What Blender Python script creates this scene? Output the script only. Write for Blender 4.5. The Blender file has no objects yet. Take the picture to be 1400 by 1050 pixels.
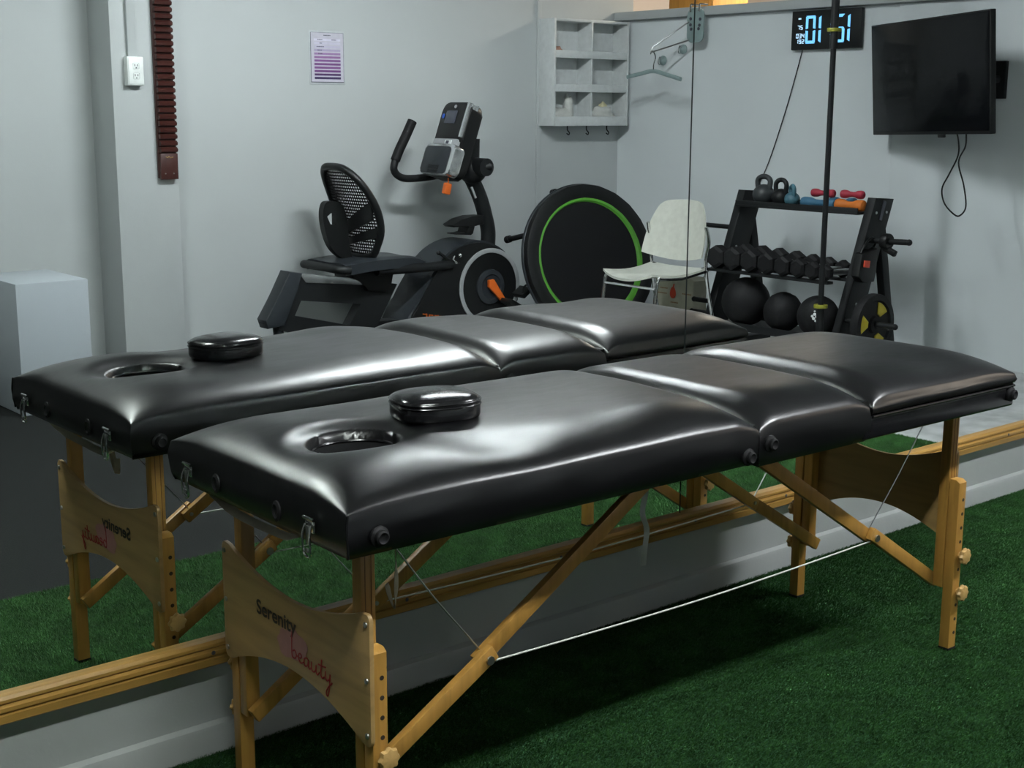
import bpy, bmesh, math, random
from mathutils import Vector, Matrix, noise
random.seed(7)
PI = math.pi
S = bpy.context.scene
C = S.collection

# ------------------------------------------------------------------ camera
FPX, YAW, PITCH, ROLL = 1855.975, 0.6970784, 0.19976, 0.0043543
CAM = Vector((0.0, -2.3727, 1.2931))
fw = Vector((math.sin(YAW)*math.cos(PITCH), math.cos(YAW)*math.cos(PITCH), -math.sin(PITCH)))
rt = Vector((math.cos(YAW), -math.sin(YAW), 0)); up = rt.cross(fw)
rt, up = (rt*math.cos(ROLL) + up*math.sin(ROLL)), (up*math.cos(ROLL) - rt*math.sin(ROLL))
cd = bpy.data.cameras.new('camera'); cam = bpy.data.objects.new('camera', cd); C.objects.link(cam)
cd.sensor_width = 36.0; cd.lens = FPX/1400*36.0; cd.clip_start = 0.02; cd.clip_end = 60
M = Matrix((rt, up, -fw)).transposed().to_4x4(); M.translation = CAM
cam.matrix_world = M
S.camera = cam

# ------------------------------------------------------------------ world, lamps, exposure
S.view_settings.view_transform = 'Standard'; S.view_settings.look = 'None'
S.view_settings.gamma = 1.0; S.view_settings.use_curve_mapping = False
S.view_settings.exposure = 0.84
w = bpy.data.worlds.new('world'); S.world = w; w.use_nodes = True
w.node_tree.nodes['Background'].inputs[0].default_value = (0.6, 0.72, 0.8, 1)
w.node_tree.nodes['Background'].inputs[1].default_value = 0.006
S.cycles.use_denoising = True
S.cycles.max_bounces = 12; S.cycles.diffuse_bounces = 5; S.cycles.glossy_bounces = 8
S.cycles.caustics_reflective = True; S.cycles.blur_glossy = 0.3

CEIL = 2.75
LAMPS = [  # twin-tube fixtures: x, y (real room), tube length, emission strength, rgb
    (3.60, -1.85, 1.15, 175, (0.935, 0.975, 1.0)),
    (0.80, -1.80, 1.15, 125, (0.93, 1.0, 0.96)),
]
def area(name, loc, sx, sy, watts, rgb, rot=(0, 0, 0)):
    l = bpy.data.lights.new(name, 'AREA'); l.shape = 'RECTANGLE'; l.size = sx; l.size_y = sy
    l.energy = watts; l.color = rgb
    o = bpy.data.objects.new(name, l); C.objects.link(o); o.location = loc; o.rotation_euler = rot
    return o
area('warm_light', (7.9, -3.4, 2.68), 0.6, 0.6, 48, (1.0, 0.87, 0.72))

# ------------------------------------------------------------------ materials
def mat(name, col=(0.5, 0.5, 0.5), rough=0.5, metal=0.0, spec=0.5, emit=None, es=0.0, kind=None, **k):
    m = bpy.data.materials.new(name); m.use_nodes = True
    nt = m.node_tree; N = nt.nodes; L = nt.links
    b = N['Principled BSDF']
    b.inputs['Base Color'].default_value = (*col, 1); b.inputs['Roughness'].default_value = rough
    b.inputs['Metallic'].default_value = metal; b.inputs['Specular IOR Level'].default_value = spec
    if emit: b.inputs['Emission Color'].default_value = (*emit, 1); b.inputs['Emission Strength'].default_value = es
    def tex(t, **kw):
        n = N.new(t)
        for a, v in kw.items():
            if a in n.inputs: n.inputs[a].default_value = v
        return n
    tc = N.new('ShaderNodeTexCoord')
    def mapped(scale):
        mp = N.new('ShaderNodeMapping'); mp.inputs['Scale'].default_value = scale
        L.new(tc.outputs['Object'], mp.inputs['Vector']); return mp
    def ramp(fac, stops):
        r = N.new('ShaderNodeValToRGB'); L.new(fac, r.inputs['Fac'])
        e = r.color_ramp.elements
        while len(e) < len(stops): e.new(0.5)
        for q, (p, cc) in zip(e, stops): q.position = p; q.color = (*cc, 1)
        return r
    def bump(h, st, dist=0.01, prev=None):
        bn = N.new('ShaderNodeBump'); bn.inputs['Strength'].default_value = st; bn.inputs['Distance'].default_value = dist
        L.new(h, bn.inputs['Height'])
        if prev: L.new(prev.outputs[0], bn.inputs['Normal'])
        L.new(bn.outputs[0], b.inputs['Normal']); return bn
    sh = lambda f: tuple(min(1, c*f) for c in col)
    if kind == 'paint':
        n1 = tex('ShaderNodeTexNoise', Scale=0.9, Detail=4.0); L.new(mapped((1, 1, 1)).outputs[0], n1.inputs['Vector'])
        r = ramp(n1.outputs['Fac'], [(0.3, sh(0.95)), (0.7, sh(1.03))]); L.new(r.outputs[0], b.inputs['Base Color'])
        n2 = tex('ShaderNodeTexNoise', Scale=160.0, Detail=2.0); L.new(tc.outputs['Object'], n2.inputs['Vector'])
        n3 = tex('ShaderNodeTexNoise', Scale=5.0, Detail=3.0); L.new(tc.outputs['Object'], n3.inputs['Vector'])
        bump(n3.outputs['Fac'], 0.15, 0.02, bump(n2.outputs['Fac'], 0.06, 0.004))
    elif kind == 'wood':
        dirs = k.get('grain', (3, 3, 40))
        n1 = tex('ShaderNodeTexNoise', Scale=1.0, Detail=6.0, Distortion=0.6); L.new(mapped(dirs).outputs[0], n1.inputs['Vector'])
        r = ramp(n1.outputs['Fac'], [(0.25, sh(0.72)), (0.5, col), (0.75, sh(1.15))]); L.new(r.outputs[0], b.inputs['Base Color'])
        bump(n1.outputs['Fac'], 0.05, 0.002)
    elif kind == 'vinyl':
        n1 = tex('ShaderNodeTexNoise', Scale=420.0, Detail=2.0); L.new(tc.outputs['Object'], n1.inputs['Vector'])
        n2 = tex('ShaderNodeTexNoise', Scale=1.0, Detail=4.0, Distortion=0.8); L.new(mapped((14, 42, 10)).outputs[0], n2.inputs['Vector'])
        n3 = tex('ShaderNodeTexNoise', Scale=5.0, Detail=2.0); L.new(tc.outputs['Object'], n3.inputs['Vector'])
        bump(n3.outputs['Fac'], 0.05, 0.010, bump(n2.outputs['Fac'], 0.05, 0.003))
        r = ramp(n2.outputs['Fac'], [(0.0, (rough-0.05,)*3), (1.0, (rough+0.05,)*3)]); L.new(r.outputs[0], b.inputs['Roughness'])
    elif kind == 'turf':
        n1 = tex('ShaderNodeTexNoise', Scale=260.0, Detail=3.0); L.new(tc.outputs['Object'], n1.inputs['Vector'])
        n2 = tex('ShaderNodeTexNoise', Scale=6.0, Detail=4.0); L.new(tc.outputs['Object'], n2.inputs['Vector'])
        r = ramp(n1.outputs['Fac'], [(0.33, sh(0.35)), (0.52, col), (0.72, sh(1.7))])
        r2 = ramp(n2.outputs['Fac'], [(0.3, (0.75,)*3), (0.7, (1.15,)*3)])
        mx = N.new('ShaderNodeMixRGB'); mx.blend_type = 'MULTIPLY'; mx.inputs[0].default_value = 1
        L.new(r.outputs[0], mx.inputs[1]); L.new(r2.outputs[0], mx.inputs[2]); L.new(mx.outputs[0], b.inputs['Base Color'])
        bump(n1.outputs['Fac'], 0.9, 0.01)
        b.inputs['Sheen Weight'].default_value = 0.1; b.inputs['Sheen Tint'].default_value = (0.4, 0.9, 0.5, 1)
    elif kind == 'speckle':
        n1 = tex('ShaderNodeTexNoise', Scale=k.get('scale', 150.0), Detail=3.0); L.new(tc.outputs['Object'], n1.inputs['Vector'])
        r = ramp(n1.outputs['Fac'], [(0.35, sh(0.75)), (0.65, sh(1.2))]); L.new(r.outputs[0], b.inputs['Base Color'])
        bump(n1.outputs['Fac'], k.get('bump', 0.2), 0.003)
    elif kind == 'soft':
        n1 = tex('ShaderNodeTexNoise', Scale=k.get('scale', 30.0), Detail=3.0); L.new(tc.outputs['Object'], n1.inputs['Vector'])
        r = ramp(n1.outputs['Fac'], [(0.3, sh(0.93)), (0.7, sh(1.05))]); L.new(r.outputs[0], b.inputs['Base Color'])
    return m

DARKW = mat('grey_wall_paint', (0.16, 0.17, 0.17), 0.6, kind='paint')
PAINT = mat('wall_paint', (0.43, 0.455, 0.46), 0.55, kind='paint')
PAINTW = mat('partition_paint_brightened', (0.64, 0.68, 0.70), 0.5, kind='paint')  # paler than the other wall paint, standing in for light this wall lacks
PAINT2 = mat('lower_wall_paint', (0.38, 0.40, 0.39), 0.4, kind='paint')
CEILM = mat('ceiling_paint', (0.08, 0.085, 0.085), 0.8, kind='paint')
CONC = mat('grey_floor', (0.42, 0.43, 0.43), 0.35, kind='speckle', scale=9.0, bump=0.03)
TURF = mat('green_turf', (0.012, 0.045, 0.014), 0.9, spec=0.05, kind='turf')
BLADE = mat('green_turf_blades', (0.040, 0.118, 0.031), 0.6, spec=0.15, kind='speckle', scale=14.0, bump=0.0)
RUBBER = mat('rubber_mat', (0.012, 0.0135, 0.013), 0.85, spec=0.12, kind='speckle', scale=220.0, bump=0.25)
WOODT = mat('trim_wood', (0.37, 0.205, 0.048), 0.38, kind='wood', grain=(2.5, 45, 45))
WOODL = mat('leg_wood', (0.39, 0.205, 0.045), 0.36, kind='wood', grain=(50, 50, 4))
WOODP = mat('panel_wood', (0.34, 0.215, 0.085), 0.42, kind='wood', grain=(40, 3, 40))
WOODK = mat('knob_wood', (0.50, 0.31, 0.11), 0.4, kind='wood', grain=(15, 15, 15))
WOODO = mat('orange_plank_wood', (0.60, 0.30, 0.07), 0.4, kind='wood', grain=(30, 30, 2))
VINYL = mat('black_vinyl', (0.0015, 0.0015, 0.002), 0.33, spec=0.55, kind='vinyl')
VINYLS = mat('black_vinyl_smooth', (0.008, 0.008, 0.009), 0.2, spec=0.5, kind='vinyl')
BLACKP = mat('black_plastic', (0.007, 0.0075, 0.008), 0.42, spec=0.3, kind='soft')
BLACKM = mat('black_metal', (0.008, 0.009, 0.010), 0.5, spec=0.3, kind='soft')
DARKG = mat('dark_grey_plastic', (0.022, 0.026, 0.031), 0.4, spec=0.35, kind='soft')
RUBB = mat('black_rubber', (0.007, 0.007, 0.008), 0.65, spec=0.25, kind='speckle', scale=90.0, bump=0.15)
GREYP = mat('grey_ring_plastic', (0.30, 0.31, 0.32), 0.35, kind='soft')
SILVER = mat('silver_plastic', (0.55, 0.57, 0.58), 0.25, metal=0.8, kind='soft')
CHROME = mat('chrome', (0.75, 0.76, 0.76), 0.12, metal=1.0, kind='soft')
STEEL = mat('steel_wire', (0.45, 0.46, 0.46), 0.3, metal=1.0, kind='soft')
CORDW = mat('white_cord', (0.55, 0.57, 0.52), 0.5, kind='soft')
WHITEP = mat('white_plastic', (0.54, 0.565, 0.57), 0.4, kind='soft')
OUTW = mat('outlet_white', (0.74, 0.77, 0.76), 0.35, kind='soft')
CHAIRW = mat('chair_white_plastic', (0.58, 0.59, 0.53), 0.38, kind='soft')
CREAM = mat('cream_fabric', (0.407, 0.392, 0.311), 0.8, kind='soft')
TAPE = mat('cream_strap', (0.34, 0.32, 0.24), 0.7, kind='soft')
GREENR = mat('green_trim', (0.06, 0.23, 0.018), 0.5, kind='soft')
ORANGE = mat('orange_plastic', (0.58, 0.11, 0.012), 0.4, kind='soft')
REDLAB = mat('red_label', (0.55, 0.05, 0.02), 0.5, kind='soft')
BLUEN = mat('blue_neoprene', (0.030, 0.11, 0.19), 0.6, kind='soft')
TEALN = mat('teal_vinyl', (0.05, 0.13, 0.17), 0.5, kind='soft')
REDN = mat('red_neoprene', (0.30, 0.016, 0.035), 0.6, kind='soft')
ORAN = mat('orange_neoprene', (0.52, 0.14, 0.014), 0.6, kind='soft')
GREYK = mat('grey_vinyl', (0.028, 0.032, 0.035), 0.5, kind='soft')
YELLOW = mat('yellow_plastic', (0.42, 0.33, 0.015), 0.5, kind='soft')
YGREEN = mat('lime_ring', (0.24, 0.24, 0.02), 0.5, kind='soft')
REDWOOD = mat('dark_red_wood', (0.048, 0.012, 0.009), 0.45, kind='wood', grain=(30, 30, 3))
GOLD = mat('gold_print', (0.5, 0.33, 0.1), 0.4, metal=0.5, kind='soft')
SCREEN = mat('tv_screen', (0.0045, 0.005, 0.006), 0.12, spec=0.15, kind='soft')
LCD = mat('lcd_screen', (0.05, 0.055, 0.075), 0.2, kind='soft')
BLUEB = mat('blue_button', (0.03, 0.10, 0.45), 0.3, kind='soft')
DIGIT = mat('clock_digit', (0.1, 0.3, 0.5), 0.5, emit=(0.16, 0.50, 1.0), es=0.75)
DIGITW = mat('clock_digit_small', (0.3, 0.4, 0.5), 0.5, emit=(0.5, 0.75, 1.0), es=0.6)
MIRROR = mat('mirror_silver', (0.87, 0.905, 0.89), 0.0, metal=1.0)
MEDGE = mat('mirror_edge', (0.03, 0.04, 0.04), 0.3, kind='soft')
CLEART = mat('teal_clear_plastic', (0.222, 0.296, 0.296), 0.3, kind='soft')
PAPER = mat('poster_paper', (0.488, 0.474, 0.548), 0.3, kind='soft')
LAMIN = mat('laminate', (0.459, 0.488, 0.503), 0.18, kind='soft')
INK = mat('dark_ink', (0.05, 0.05, 0.07), 0.5, kind='soft')
INKT = mat('black_print', (0.012, 0.011, 0.01), 0.5, kind='soft')
INKR = mat('red_print', (0.30, 0.006, 0.010), 0.5, kind='soft')
PINK = mat('pink_print', (0.36, 0.17, 0.16), 0.5, kind='soft', scale=60.0)
BROWNT = mat('brown_print', (0.28, 0.16, 0.08), 0.6, kind='soft')
BROWNC = mat('brown_cloth', (0.30, 0.17, 0.13), 0.8, kind='soft')
WHITEC = mat('white_cloth', (0.518, 0.525, 0.503), 0.8, kind='soft')
YELC = mat('pale_yellow_cloth', (0.62, 0.58, 0.36), 0.8, kind='soft')
PEDM = mat('pedestal_paint', (0.370, 0.407, 0.444), 0.5, kind='paint')
WARMW = mat('warm_wall', (0.78, 0.72, 0.68), 0.6, kind='paint')
DIFF = mat('light_diffuser', (0.9, 0.9, 0.9), 0.5, emit=(0.93, 1.0, 0.97), es=4.0)
WHITEL = mat('white_print', (0.7, 0.72, 0.72), 0.5, kind='soft')
MESHD = mat('black_mesh_fabric', (0.006, 0.006, 0.007), 0.7, spec=0.15, kind='soft')
WOODG = mat('groove_wood', (0.22, 0.11, 0.03), 0.5, kind='soft')
HOLED = mat('drill_hole', (0.02, 0.012, 0.006), 0.8, kind='soft')

# ------------------------------------------------------------------ mesh helpers
def B(): return bmesh.new()
def _m(bm, fs, mi):
    for f in fs: f.material_index = mi
def box(bm, c, s, rot=None, bev=0.0, mi=0, seg=2):
    c = Vector(c); R = rot.to_3x3() if rot is not None else Matrix.Identity(3)
    vs = []
    for z in (-.5, .5):
        for y in (-.5, .5):
            for x in (-.5, .5):
                vs.append(bm.verts.new(c + R @ Vector((x*s[0], y*s[1], z*s[2]))))
    fs = [bm.faces.new([vs[i] for i in q]) for q in ((0,2,3,1),(4,5,7,6),(0,1,5,4),(2,6,7,3),(0,4,6,2),(1,3,7,5))]
    _m(bm, fs, mi)
    if bev > 0:
        es = list({e for f in fs for e in f.edges})
        r = bmesh.ops.bevel(bm, geom=es, offset=bev, segments=seg, profile=0.5, affect='EDGES', material=mi)
    return bm
def frame_of(d):
    d = d.normalized(); a = Vector((0, 0, 1)) if abs(d.z) < .95 else Vector((1, 0, 0))
    x = a.cross(d).normalized(); return x, d.cross(x).normalized()
def cyl(bm, p0, p1, r0, r1=None, n=16, mi=0, rot0=0.0):
    p0, p1 = Vector(p0), Vector(p1); r1 = r0 if r1 is None else r1
    x, y = frame_of(p1-p0); A, D = [], []
    for i in range(n):
        a = rot0 + 2*PI*i/n; v = x*math.cos(a) + y*math.sin(a)
        A.append(bm.verts.new(p0+v*r0)); D.append(bm.verts.new(p1+v*r1))
    fs = [bm.faces.new((A[i], A[(i+1) % n], D[(i+1) % n], D[i])) for i in range(n)]
    fs += [bm.faces.new(A[::-1]), bm.faces.new(D)]
    _m(bm, fs, mi); return bm
def spline(pts, k=6, closed=False):
    P = [Vector(p) for p in pts]; n = len(P); out = []
    for i in range(n if closed else n-1):
        g = lambda j: P[j % n] if closed else P[min(max(j, 0), n-1)]
        a, b, c, d = g(i-1), g(i), g(i+1), g(i+2)
        for t in range(k):
            t /= k
            out.append(0.5*((2*b)+(c-a)*t+(2*a-5*b+4*c-d)*t*t+(3*b-a-3*c+d)*t**3))
    if not closed: out.append(P[-1])
    return out
def tube(bm, pts, r, n=8, closed=False, mi=0, flat=None):
    P = [Vector(p) for p in pts]; rings = []; m = len(P); px = None
    for i, p in enumerate(P):
        d = (P[(i+1) % m]-P[i-1]) if closed else (P[min(i+1, m-1)]-P[max(i-1, 0)])
        if d.length < 1e-9: d = Vector((0, 0, 1))
        d.normalize()
        if px is None: px, _ = frame_of(d)
        px = (px - d*px.dot(d)).normalized(); py = d.cross(px)
        rr = r[i] if isinstance(r, (list, tuple)) else r
        ring = []
        for j in range(n):
            o = px*math.cos(2*PI*j/n)*rr + py*math.sin(2*PI*j/n)*rr
            if flat is not None: o = o - flat[0]*(o.dot(flat[0]))*(1-flat[1])
            ring.append(bm.verts.new(p+o))
        rings.append(ring)
    fs = []
    for i in range(m if closed else m-1):
        a, b = rings[i], rings[(i+1) % m]
        fs += [bm.faces.new((a[j], a[(j+1) % n], b[(j+1) % n], b[j])) for j in range(n)]
    if not closed: fs += [bm.faces.new(rings[0][::-1]), bm.faces.new(rings[-1])]
    _m(bm, fs, mi); return bm
def lathe(bm, prof, c, axis=(0, 0, 1), n=24, mi=0, sc=(1, 1), lobes=0, la=0.0, a0=0.0):
    """prof: (radius, height) pairs from bottom to top"""
    c = Vector(c); ax = Vector(axis).normalized(); x, y = frame_of(ax); rings = []; fs = []
    for r, h in prof:
        if r < 1e-6: rings.append([bm.verts.new(c+ax*h)])
        else:
            ring = []
            for i in range(n):
                a = a0+2*PI*i/n; q = r*(1+la*math.cos(lobes*a)) if lobes else r
                ring.append(bm.verts.new(c+ax*h+x*(q*sc[0]*math.cos(a))+y*(q*sc[1]*math.sin(a))))
            rings.append(ring)
    for a, b in zip(rings, rings[1:]):
        for i in range(n):
            j = (i+1) % n
            if len(a) == 1 and len(b) > 1: fs.append(bm.faces.new((a[0], b[j], b[i])))
            elif len(b) == 1 and len(a) > 1: fs.append(bm.faces.new((a[i], a[j], b[0])))
            elif len(a) > 1: fs.append(bm.faces.new((a[i], a[j], b[j], b[i])))
    if len(rings[0]) > 1: fs.append(bm.faces.new(rings[0][::-1]))
    if len(rings[-1]) > 1: fs.append(bm.faces.new(rings[-1]))
    _m(bm, fs, mi); return bm
def ball(bm, c, r, n=24, mi=0, sc=(1, 1, 1)):
    k = n//2
    pr = [(r*math.sin(PI*i/k), -r*math.cos(PI*i/k)) for i in range(k+1)]; pr[0] = (0, -r); pr[-1] = (0, r)
    b2 = bmesh.new(); lathe(b2, pr, (0, 0, 0), n=n)
    vm = {v: bm.verts.new(Vector((v.co.x*sc[0], v.co.y*sc[1], v.co.z*sc[2]))+Vector(c)) for v in b2.verts}
    _m(bm, [bm.faces.new([vm[v] for v in f.verts]) for f in b2.faces], mi); b2.free(); return bm
def prism(bm, poly, vec, holes=None, bev=0.0, mi=0):
    """poly: 3-D points of a flat outline, extruded by vec; holes likewise"""
    from mathutils.geometry import tessellate_polygon
    vec = Vector(vec); loops = [[Vector(p) for p in poly]] + [[Vector(p) for p in h] for h in (holes or [])]
    fs = []
    if len(loops) == 1:
        a = [bm.verts.new(p) for p in loops[0]]; b = [bm.verts.new(p+vec) for p in loops[0]]; n = len(a)
        fs += [bm.faces.new(a[::-1]), bm.faces.new(b)]
        fs += [bm.faces.new((a[i], a[(i+1) % n], b[(i+1) % n], b[i])) for i in range(n)]
        if bev:
            es = list({e for f in fs[:2] for e in f.edges})
            bmesh.ops.bevel(bm, geom=es, offset=bev, segments=2, profile=0.5, affect='EDGES', material=mi)
    else:
        flat = [p for l in loops for p in l]; tri = tessellate_polygon(loops)
        a = [bm.verts.new(p) for p in flat]; b = [bm.verts.new(p+vec) for p in flat]
        for t in tri:
            fs.append(bm.faces.new([a[i] for i in t])); fs.append(bm.faces.new([b[i] for i in t][::-1]))
        o = 0
        for l in loops:
            n = len(l); fs += [bm.faces.new((a[o+i], a[o+(i+1) % n], b[o+(i+1) % n], b[o+i])) for i in range(n)]; o += n
    _m(bm, [f for f in fs if f.is_valid], mi); return bm
def bar(bm, p0, p1, w, h, upv=(0, 0, 1), bev=0.002, mi=0):
    p0, p1 = Vector(p0), Vector(p1); d = (p1-p0); L_ = d.length; d.normalize(); u = Vector(upv)
    x = d.cross(u).normalized(); z = x.cross(d)
    R = Matrix((x, d, z)).transposed()
    return box(bm, (p0+p1)/2, (w, L_, h), R, bev, mi)
def rrect(w, h, r, k=5):
    """rounded rectangle outline centred on 0"""
    o = []
    for cx, cy, a0 in ((w/2-r, h/2-r, 0), (-w/2+r, h/2-r, PI/2), (-w/2+r, -h/2+r, PI), (w/2-r, -h/2+r, 3*PI/2)):
        for i in range(k+1):
            a = a0+PI/2*i/k; o.append((cx+r*math.cos(a), cy+r*math.sin(a)))
    return o

INFO = {}   # root object -> (origin, reflected?)
def tag(o, label, cat, group=None):
    o['label'] = label; o['category'] = cat
    if group: o['group'] = group
    return o
def rootof(o):
    while o.parent: o = o.parent
    return o
def thing(name, label, cat, origin=(0, 0, 0), group=None, seen=False):
    """an Empty at the base of a thing. seen=True: the coordinates are those of the
    mirror image as the camera sees it; the real thing is its reflection in the plane y = 0"""
    o = bpy.data.objects.new(name, None); C.objects.link(o); o.empty_display_size = 0.1
    origin = Vector(origin); INFO[o] = (origin, seen)
    o.location = (origin.x, -origin.y if seen else origin.y, origin.z)
    return tag(o, label, cat, group)
def obj(name, bm, m, parent=None, origin=(0, 0, 0), seen=False, ang=38, kind=None):
    if parent is not None: origin, seen = INFO[rootof(parent)]
    origin = Vector(origin)
    bmesh.ops.recalc_face_normals(bm, faces=bm.faces[:])
    for v in bm.verts:
        v.co -= origin
        if seen: v.co.y = -v.co.y
    if seen: bmesh.ops.reverse_faces(bm, faces=bm.faces[:])
    me = bpy.data.meshes.new(name); bm.to_mesh(me); bm.free()
    for x in (m if isinstance(m, (list, tuple)) else [m]): me.materials.append(x)
    if len(me.polygons):
        me.polygons.foreach_set('use_smooth', [True]*len(me.polygons)); me.set_sharp_from_angle(angle=math.radians(ang))
    o = bpy.data.objects.new(name, me); C.objects.link(o)
    if parent is not None: o.parent = parent
    else:
        o.location = (origin.x, -origin.y if seen else origin.y, origin.z); INFO[o] = (origin, seen)
    if kind: o['kind'] = kind
    return o
def struct(name, bm, m, **k): return obj(name, bm, m, kind='structure', **k)
def single(name, bm, m, label, cat, origin, group=None, seen=False, **k):
    return tag(obj(name, bm, m, None, origin, seen, **k), label, cat, group)

# ------------------------------------------------------------------ the room (y here is real; the mirror wall is y = 0)
XR, YB, XL, YR = 6.35, -4.156, -5.0, -4.345
struct('floor', box(B(), (2.2, -3.4, -0.06), (15.0, 8.0, 0.1)), CONC)
struct('ceiling', box(B(), (2.2, -3.4, CEIL+0.05), (15.0, 8.0, 0.1)), CEILM)
bm = B(); box(bm, (0.7, 0.06, 0.13), (11.5, 0.12, 0.28)); box(bm, (0.7, 0.065, 1.45), (11.5, 0.11, 2.6))
struct('wall_front', bm, PAINT2)
bm = B()
pr = [(-0.001, 0.0), (-0.016, 0.0), (-0.016, 0.062), (-0.013, 0.070), (-0.006, 0.074), (-0.001, 0.076)]
prism(bm, [(-5.0, y, z-0.01) for y, z in pr], (11.35, 0, 0)); struct('baseboard_front', bm, PAINT2)
struct('wall_left', box(B(), (XL-0.06, -3.5, 1.37), (0.12, 7.3, 2.76)), DARKW)
struct('wall_rear', box(B(), (-1.9, -7.1, 1.37), (6.4, 0.12, 2.76)), DARKW)
bm = B(); box(bm, (2.05, YR-0.06, 1.37), (1.6, 0.12, 2.76)); box(bm, (1.31, -5.74, 1.37), (0.12, 2.68, 2.76)); struct('wall_recess', bm, PAINT)
bm = B(); box(bm, (3.0145, -4.22, 1.37), (0.329, 0.26, 2.76), bev=0.004); struct('wall_pilaster', bm, PAINT)
bm = B(); box(bm, ((2.9+XR+0.12)/2, YB-0.08, 1.37), (XR+0.12-2.9, 0.16, 2.76)); struct('wall_back', bm, PAINT)
bm = B(); box(bm, (5.655, YB+0.006, 1.37), (0.035, 0.012, 2.76), bev=0.003); struct('trim_3', bm, PAINT)
bm = B(); box(bm, (XR+0.06, -2.02, 0.92), (0.12, 4.27, 1.86)); box(bm, (XR+0.065, -1.20, 2.32), (0.11, 2.60, 0.85)); box(bm, (XR-0.004, -1.0, 0.92), (0.012, 2.066, 1.86), bev=0.002)  # upper box: unseen, added to keep the warm room out of cushion reflections
struct('wall_right', bm, PAINTW)
bm = B(); box(bm, (XR+0.045, -2.05, 1.878), (0.20, 4.21, 0.052), bev=0.004); struct('trim_2', bm, PAINT)
# next room beyond the half-height partition
bm = B(); box(bm, (9.3, -3.0, 1.4), (0.1, 6.0, 2.8)); box(bm, (7.9, -5.7, 1.4), (2.9, 0.1, 2.8)); box(bm, (7.9, -1.9, 1.4), (2.9, 0.1, 2.8))
struct('wall_next_room', bm, WARMW)
t = thing('wood_cabinet', 'orange wooden cabinet in the next room above the partition ledge', 'cabinet', (7.15, -4.1, 0))
bm = B(); box(bm, (7.15, -4.12, 1.2), (0.35, 0.40, 2.4), bev=0.004); obj('body', bm, WOODO, t)
bm = B(); box(bm, (6.969, -4.12, 1.25), (0.012, 0.36, 2.2), bev=0.003); obj('door', bm, WOODO, t)
t = thing('picture_frame_rail', 'slim pale wooden stand beside the orange cabinet beyond the ledge', 'stand', (7.1, -3.82, 0))
bm = B(); box(bm, (7.1, -3.845, 0.98), (0.03, 0.03, 1.96), bev=0.003); obj('post', bm, WOODP, t)
bm = B(); box(bm, (7.1, -3.6, 1.95), (0.02, 0.46, 0.012), bev=0.002); obj('rail', bm, WOODP, t)

# wooden strip that carries the mirror
bm = B()
pr = [(0.0, .194), (-.026, .194), (-.030, .197), (-.030, .212), (-.025, .214), (-.025, .217), (-.030, .219), (-.030, .226),
      (-.026, .228), (-.022, .231), (-.026, .234), (-.026, .240), (-.021, .246), (0.0, .246)]
prism(bm, [(0.12, y, z) for y, z in pr], (4.90, 0, 0)); trim = struct('trim_1', bm, WOODT, ang=20)
for x in (0.72, 1.185, 1.66, 2.12, 2.6, 2.976, 3.246, 3.7, 4.15, 4.6):
    bm = B(); lathe(bm, [(0.0045, 0), (0.0045, .0012), (0.003, .0018), (0, .0018)], (x, -0.0295, 0.2235), (0, -1, 0), 10); obj('screw', bm, INK, trim)
SEAM = 2.5625
for x0, x1, lab in ((0.15, SEAM-0.0028, 'large frameless wall mirror to the left of the vertical seam, reflecting bike and cubby shelf'),
                    (SEAM+0.0022, 4.97, 'large frameless wall mirror to the right of the seam, reflecting clock and television')):
    bm = B(); box(bm, ((x0+x1)/2, -0.0042, 1.345), (x1-x0, 0.006, 2.2))
    fr = [f for f in bm.faces if f.normal.y < -0.5 or f.calc_center_median().y < -0.0071]
    for f in bm.faces: f.material_index = 1
    bm.normal_update()
    for f in bm.faces:
        if abs(f.normal.y) > 0.5 and f.calc_center_median().y < -0.005: f.material_index = 0
    single('wall_mirror', bm, [MIRROR, MEDGE], lab, 'mirror', (x0, -0.004, 0.245))
bm = B(); box(bm, (SEAM, 0.0045, 1.345), (0.02, 0.0085, 2.2)); struct('seam_shade', bm, MEDGE)  # dark strip stands in for the shade inside the seam gap

bm = B(); box(bm, (1.13, -0.583, -0.005), (7.06, 1.132, 0.010)); 
turf = single('turf_runner', bm, TURF, 'strip of green artificial turf under the massage table along the mirror', 'artificial turf', (1.13, -0.58, -0.01))
def pile(x0, x1, y0, y1, dens, seed):
    """short pile of the turf, combed towards the room"""
    import numpy as np
    rg = np.random.default_rng(seed); n = int((x1-x0)*(y1-y0)*dens)
    bx_ = np.stack([rg.uniform(x0, x1, n), rg.uniform(y0, y1, n), np.full(n, -.0005)], 1)
    az = rg.uniform(0, 2*np.pi, n); h = rg.uniform(.0045, .0085, n); wd = rg.uniform(.0010, .0017, n)
    side = np.stack([np.cos(az), np.sin(az), np.zeros(n)], 1)
    tipv = np.stack([rg.normal(0, .0030, n), -.0045+rg.normal(0, .0030, n), h], 1)
    V = np.empty((n, 3, 3)); V[:, 0] = bx_-side*wd[:, None]/2*1.6; V[:, 1] = bx_+side*wd[:, None]/2*1.6; V[:, 2] = bx_+tipv
    V -= np.array([1.13, -0.58, -0.01])
    me = bpy.data.meshes.new('turf_pile'); me.vertices.add(n*3); me.vertices.foreach_set('co', V.reshape(-1))
    me.loops.add(n*3); me.loops.foreach_set('vertex_index', np.arange(n*3, dtype=np.int32))
    me.polygons.add(n); me.polygons.foreach_set('loop_start', np.arange(0, n*3, 3, dtype=np.int32))
    me.update(); me.validate(); me.materials.append(BLADE)
    o = bpy.data.objects.new('turf_pile', me); C.objects.link(o); o.parent = turf; o['kind'] = 'stuff'; return o
pile(0.55, 4.66, -1.149, -0.003, 150000, 5)
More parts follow.
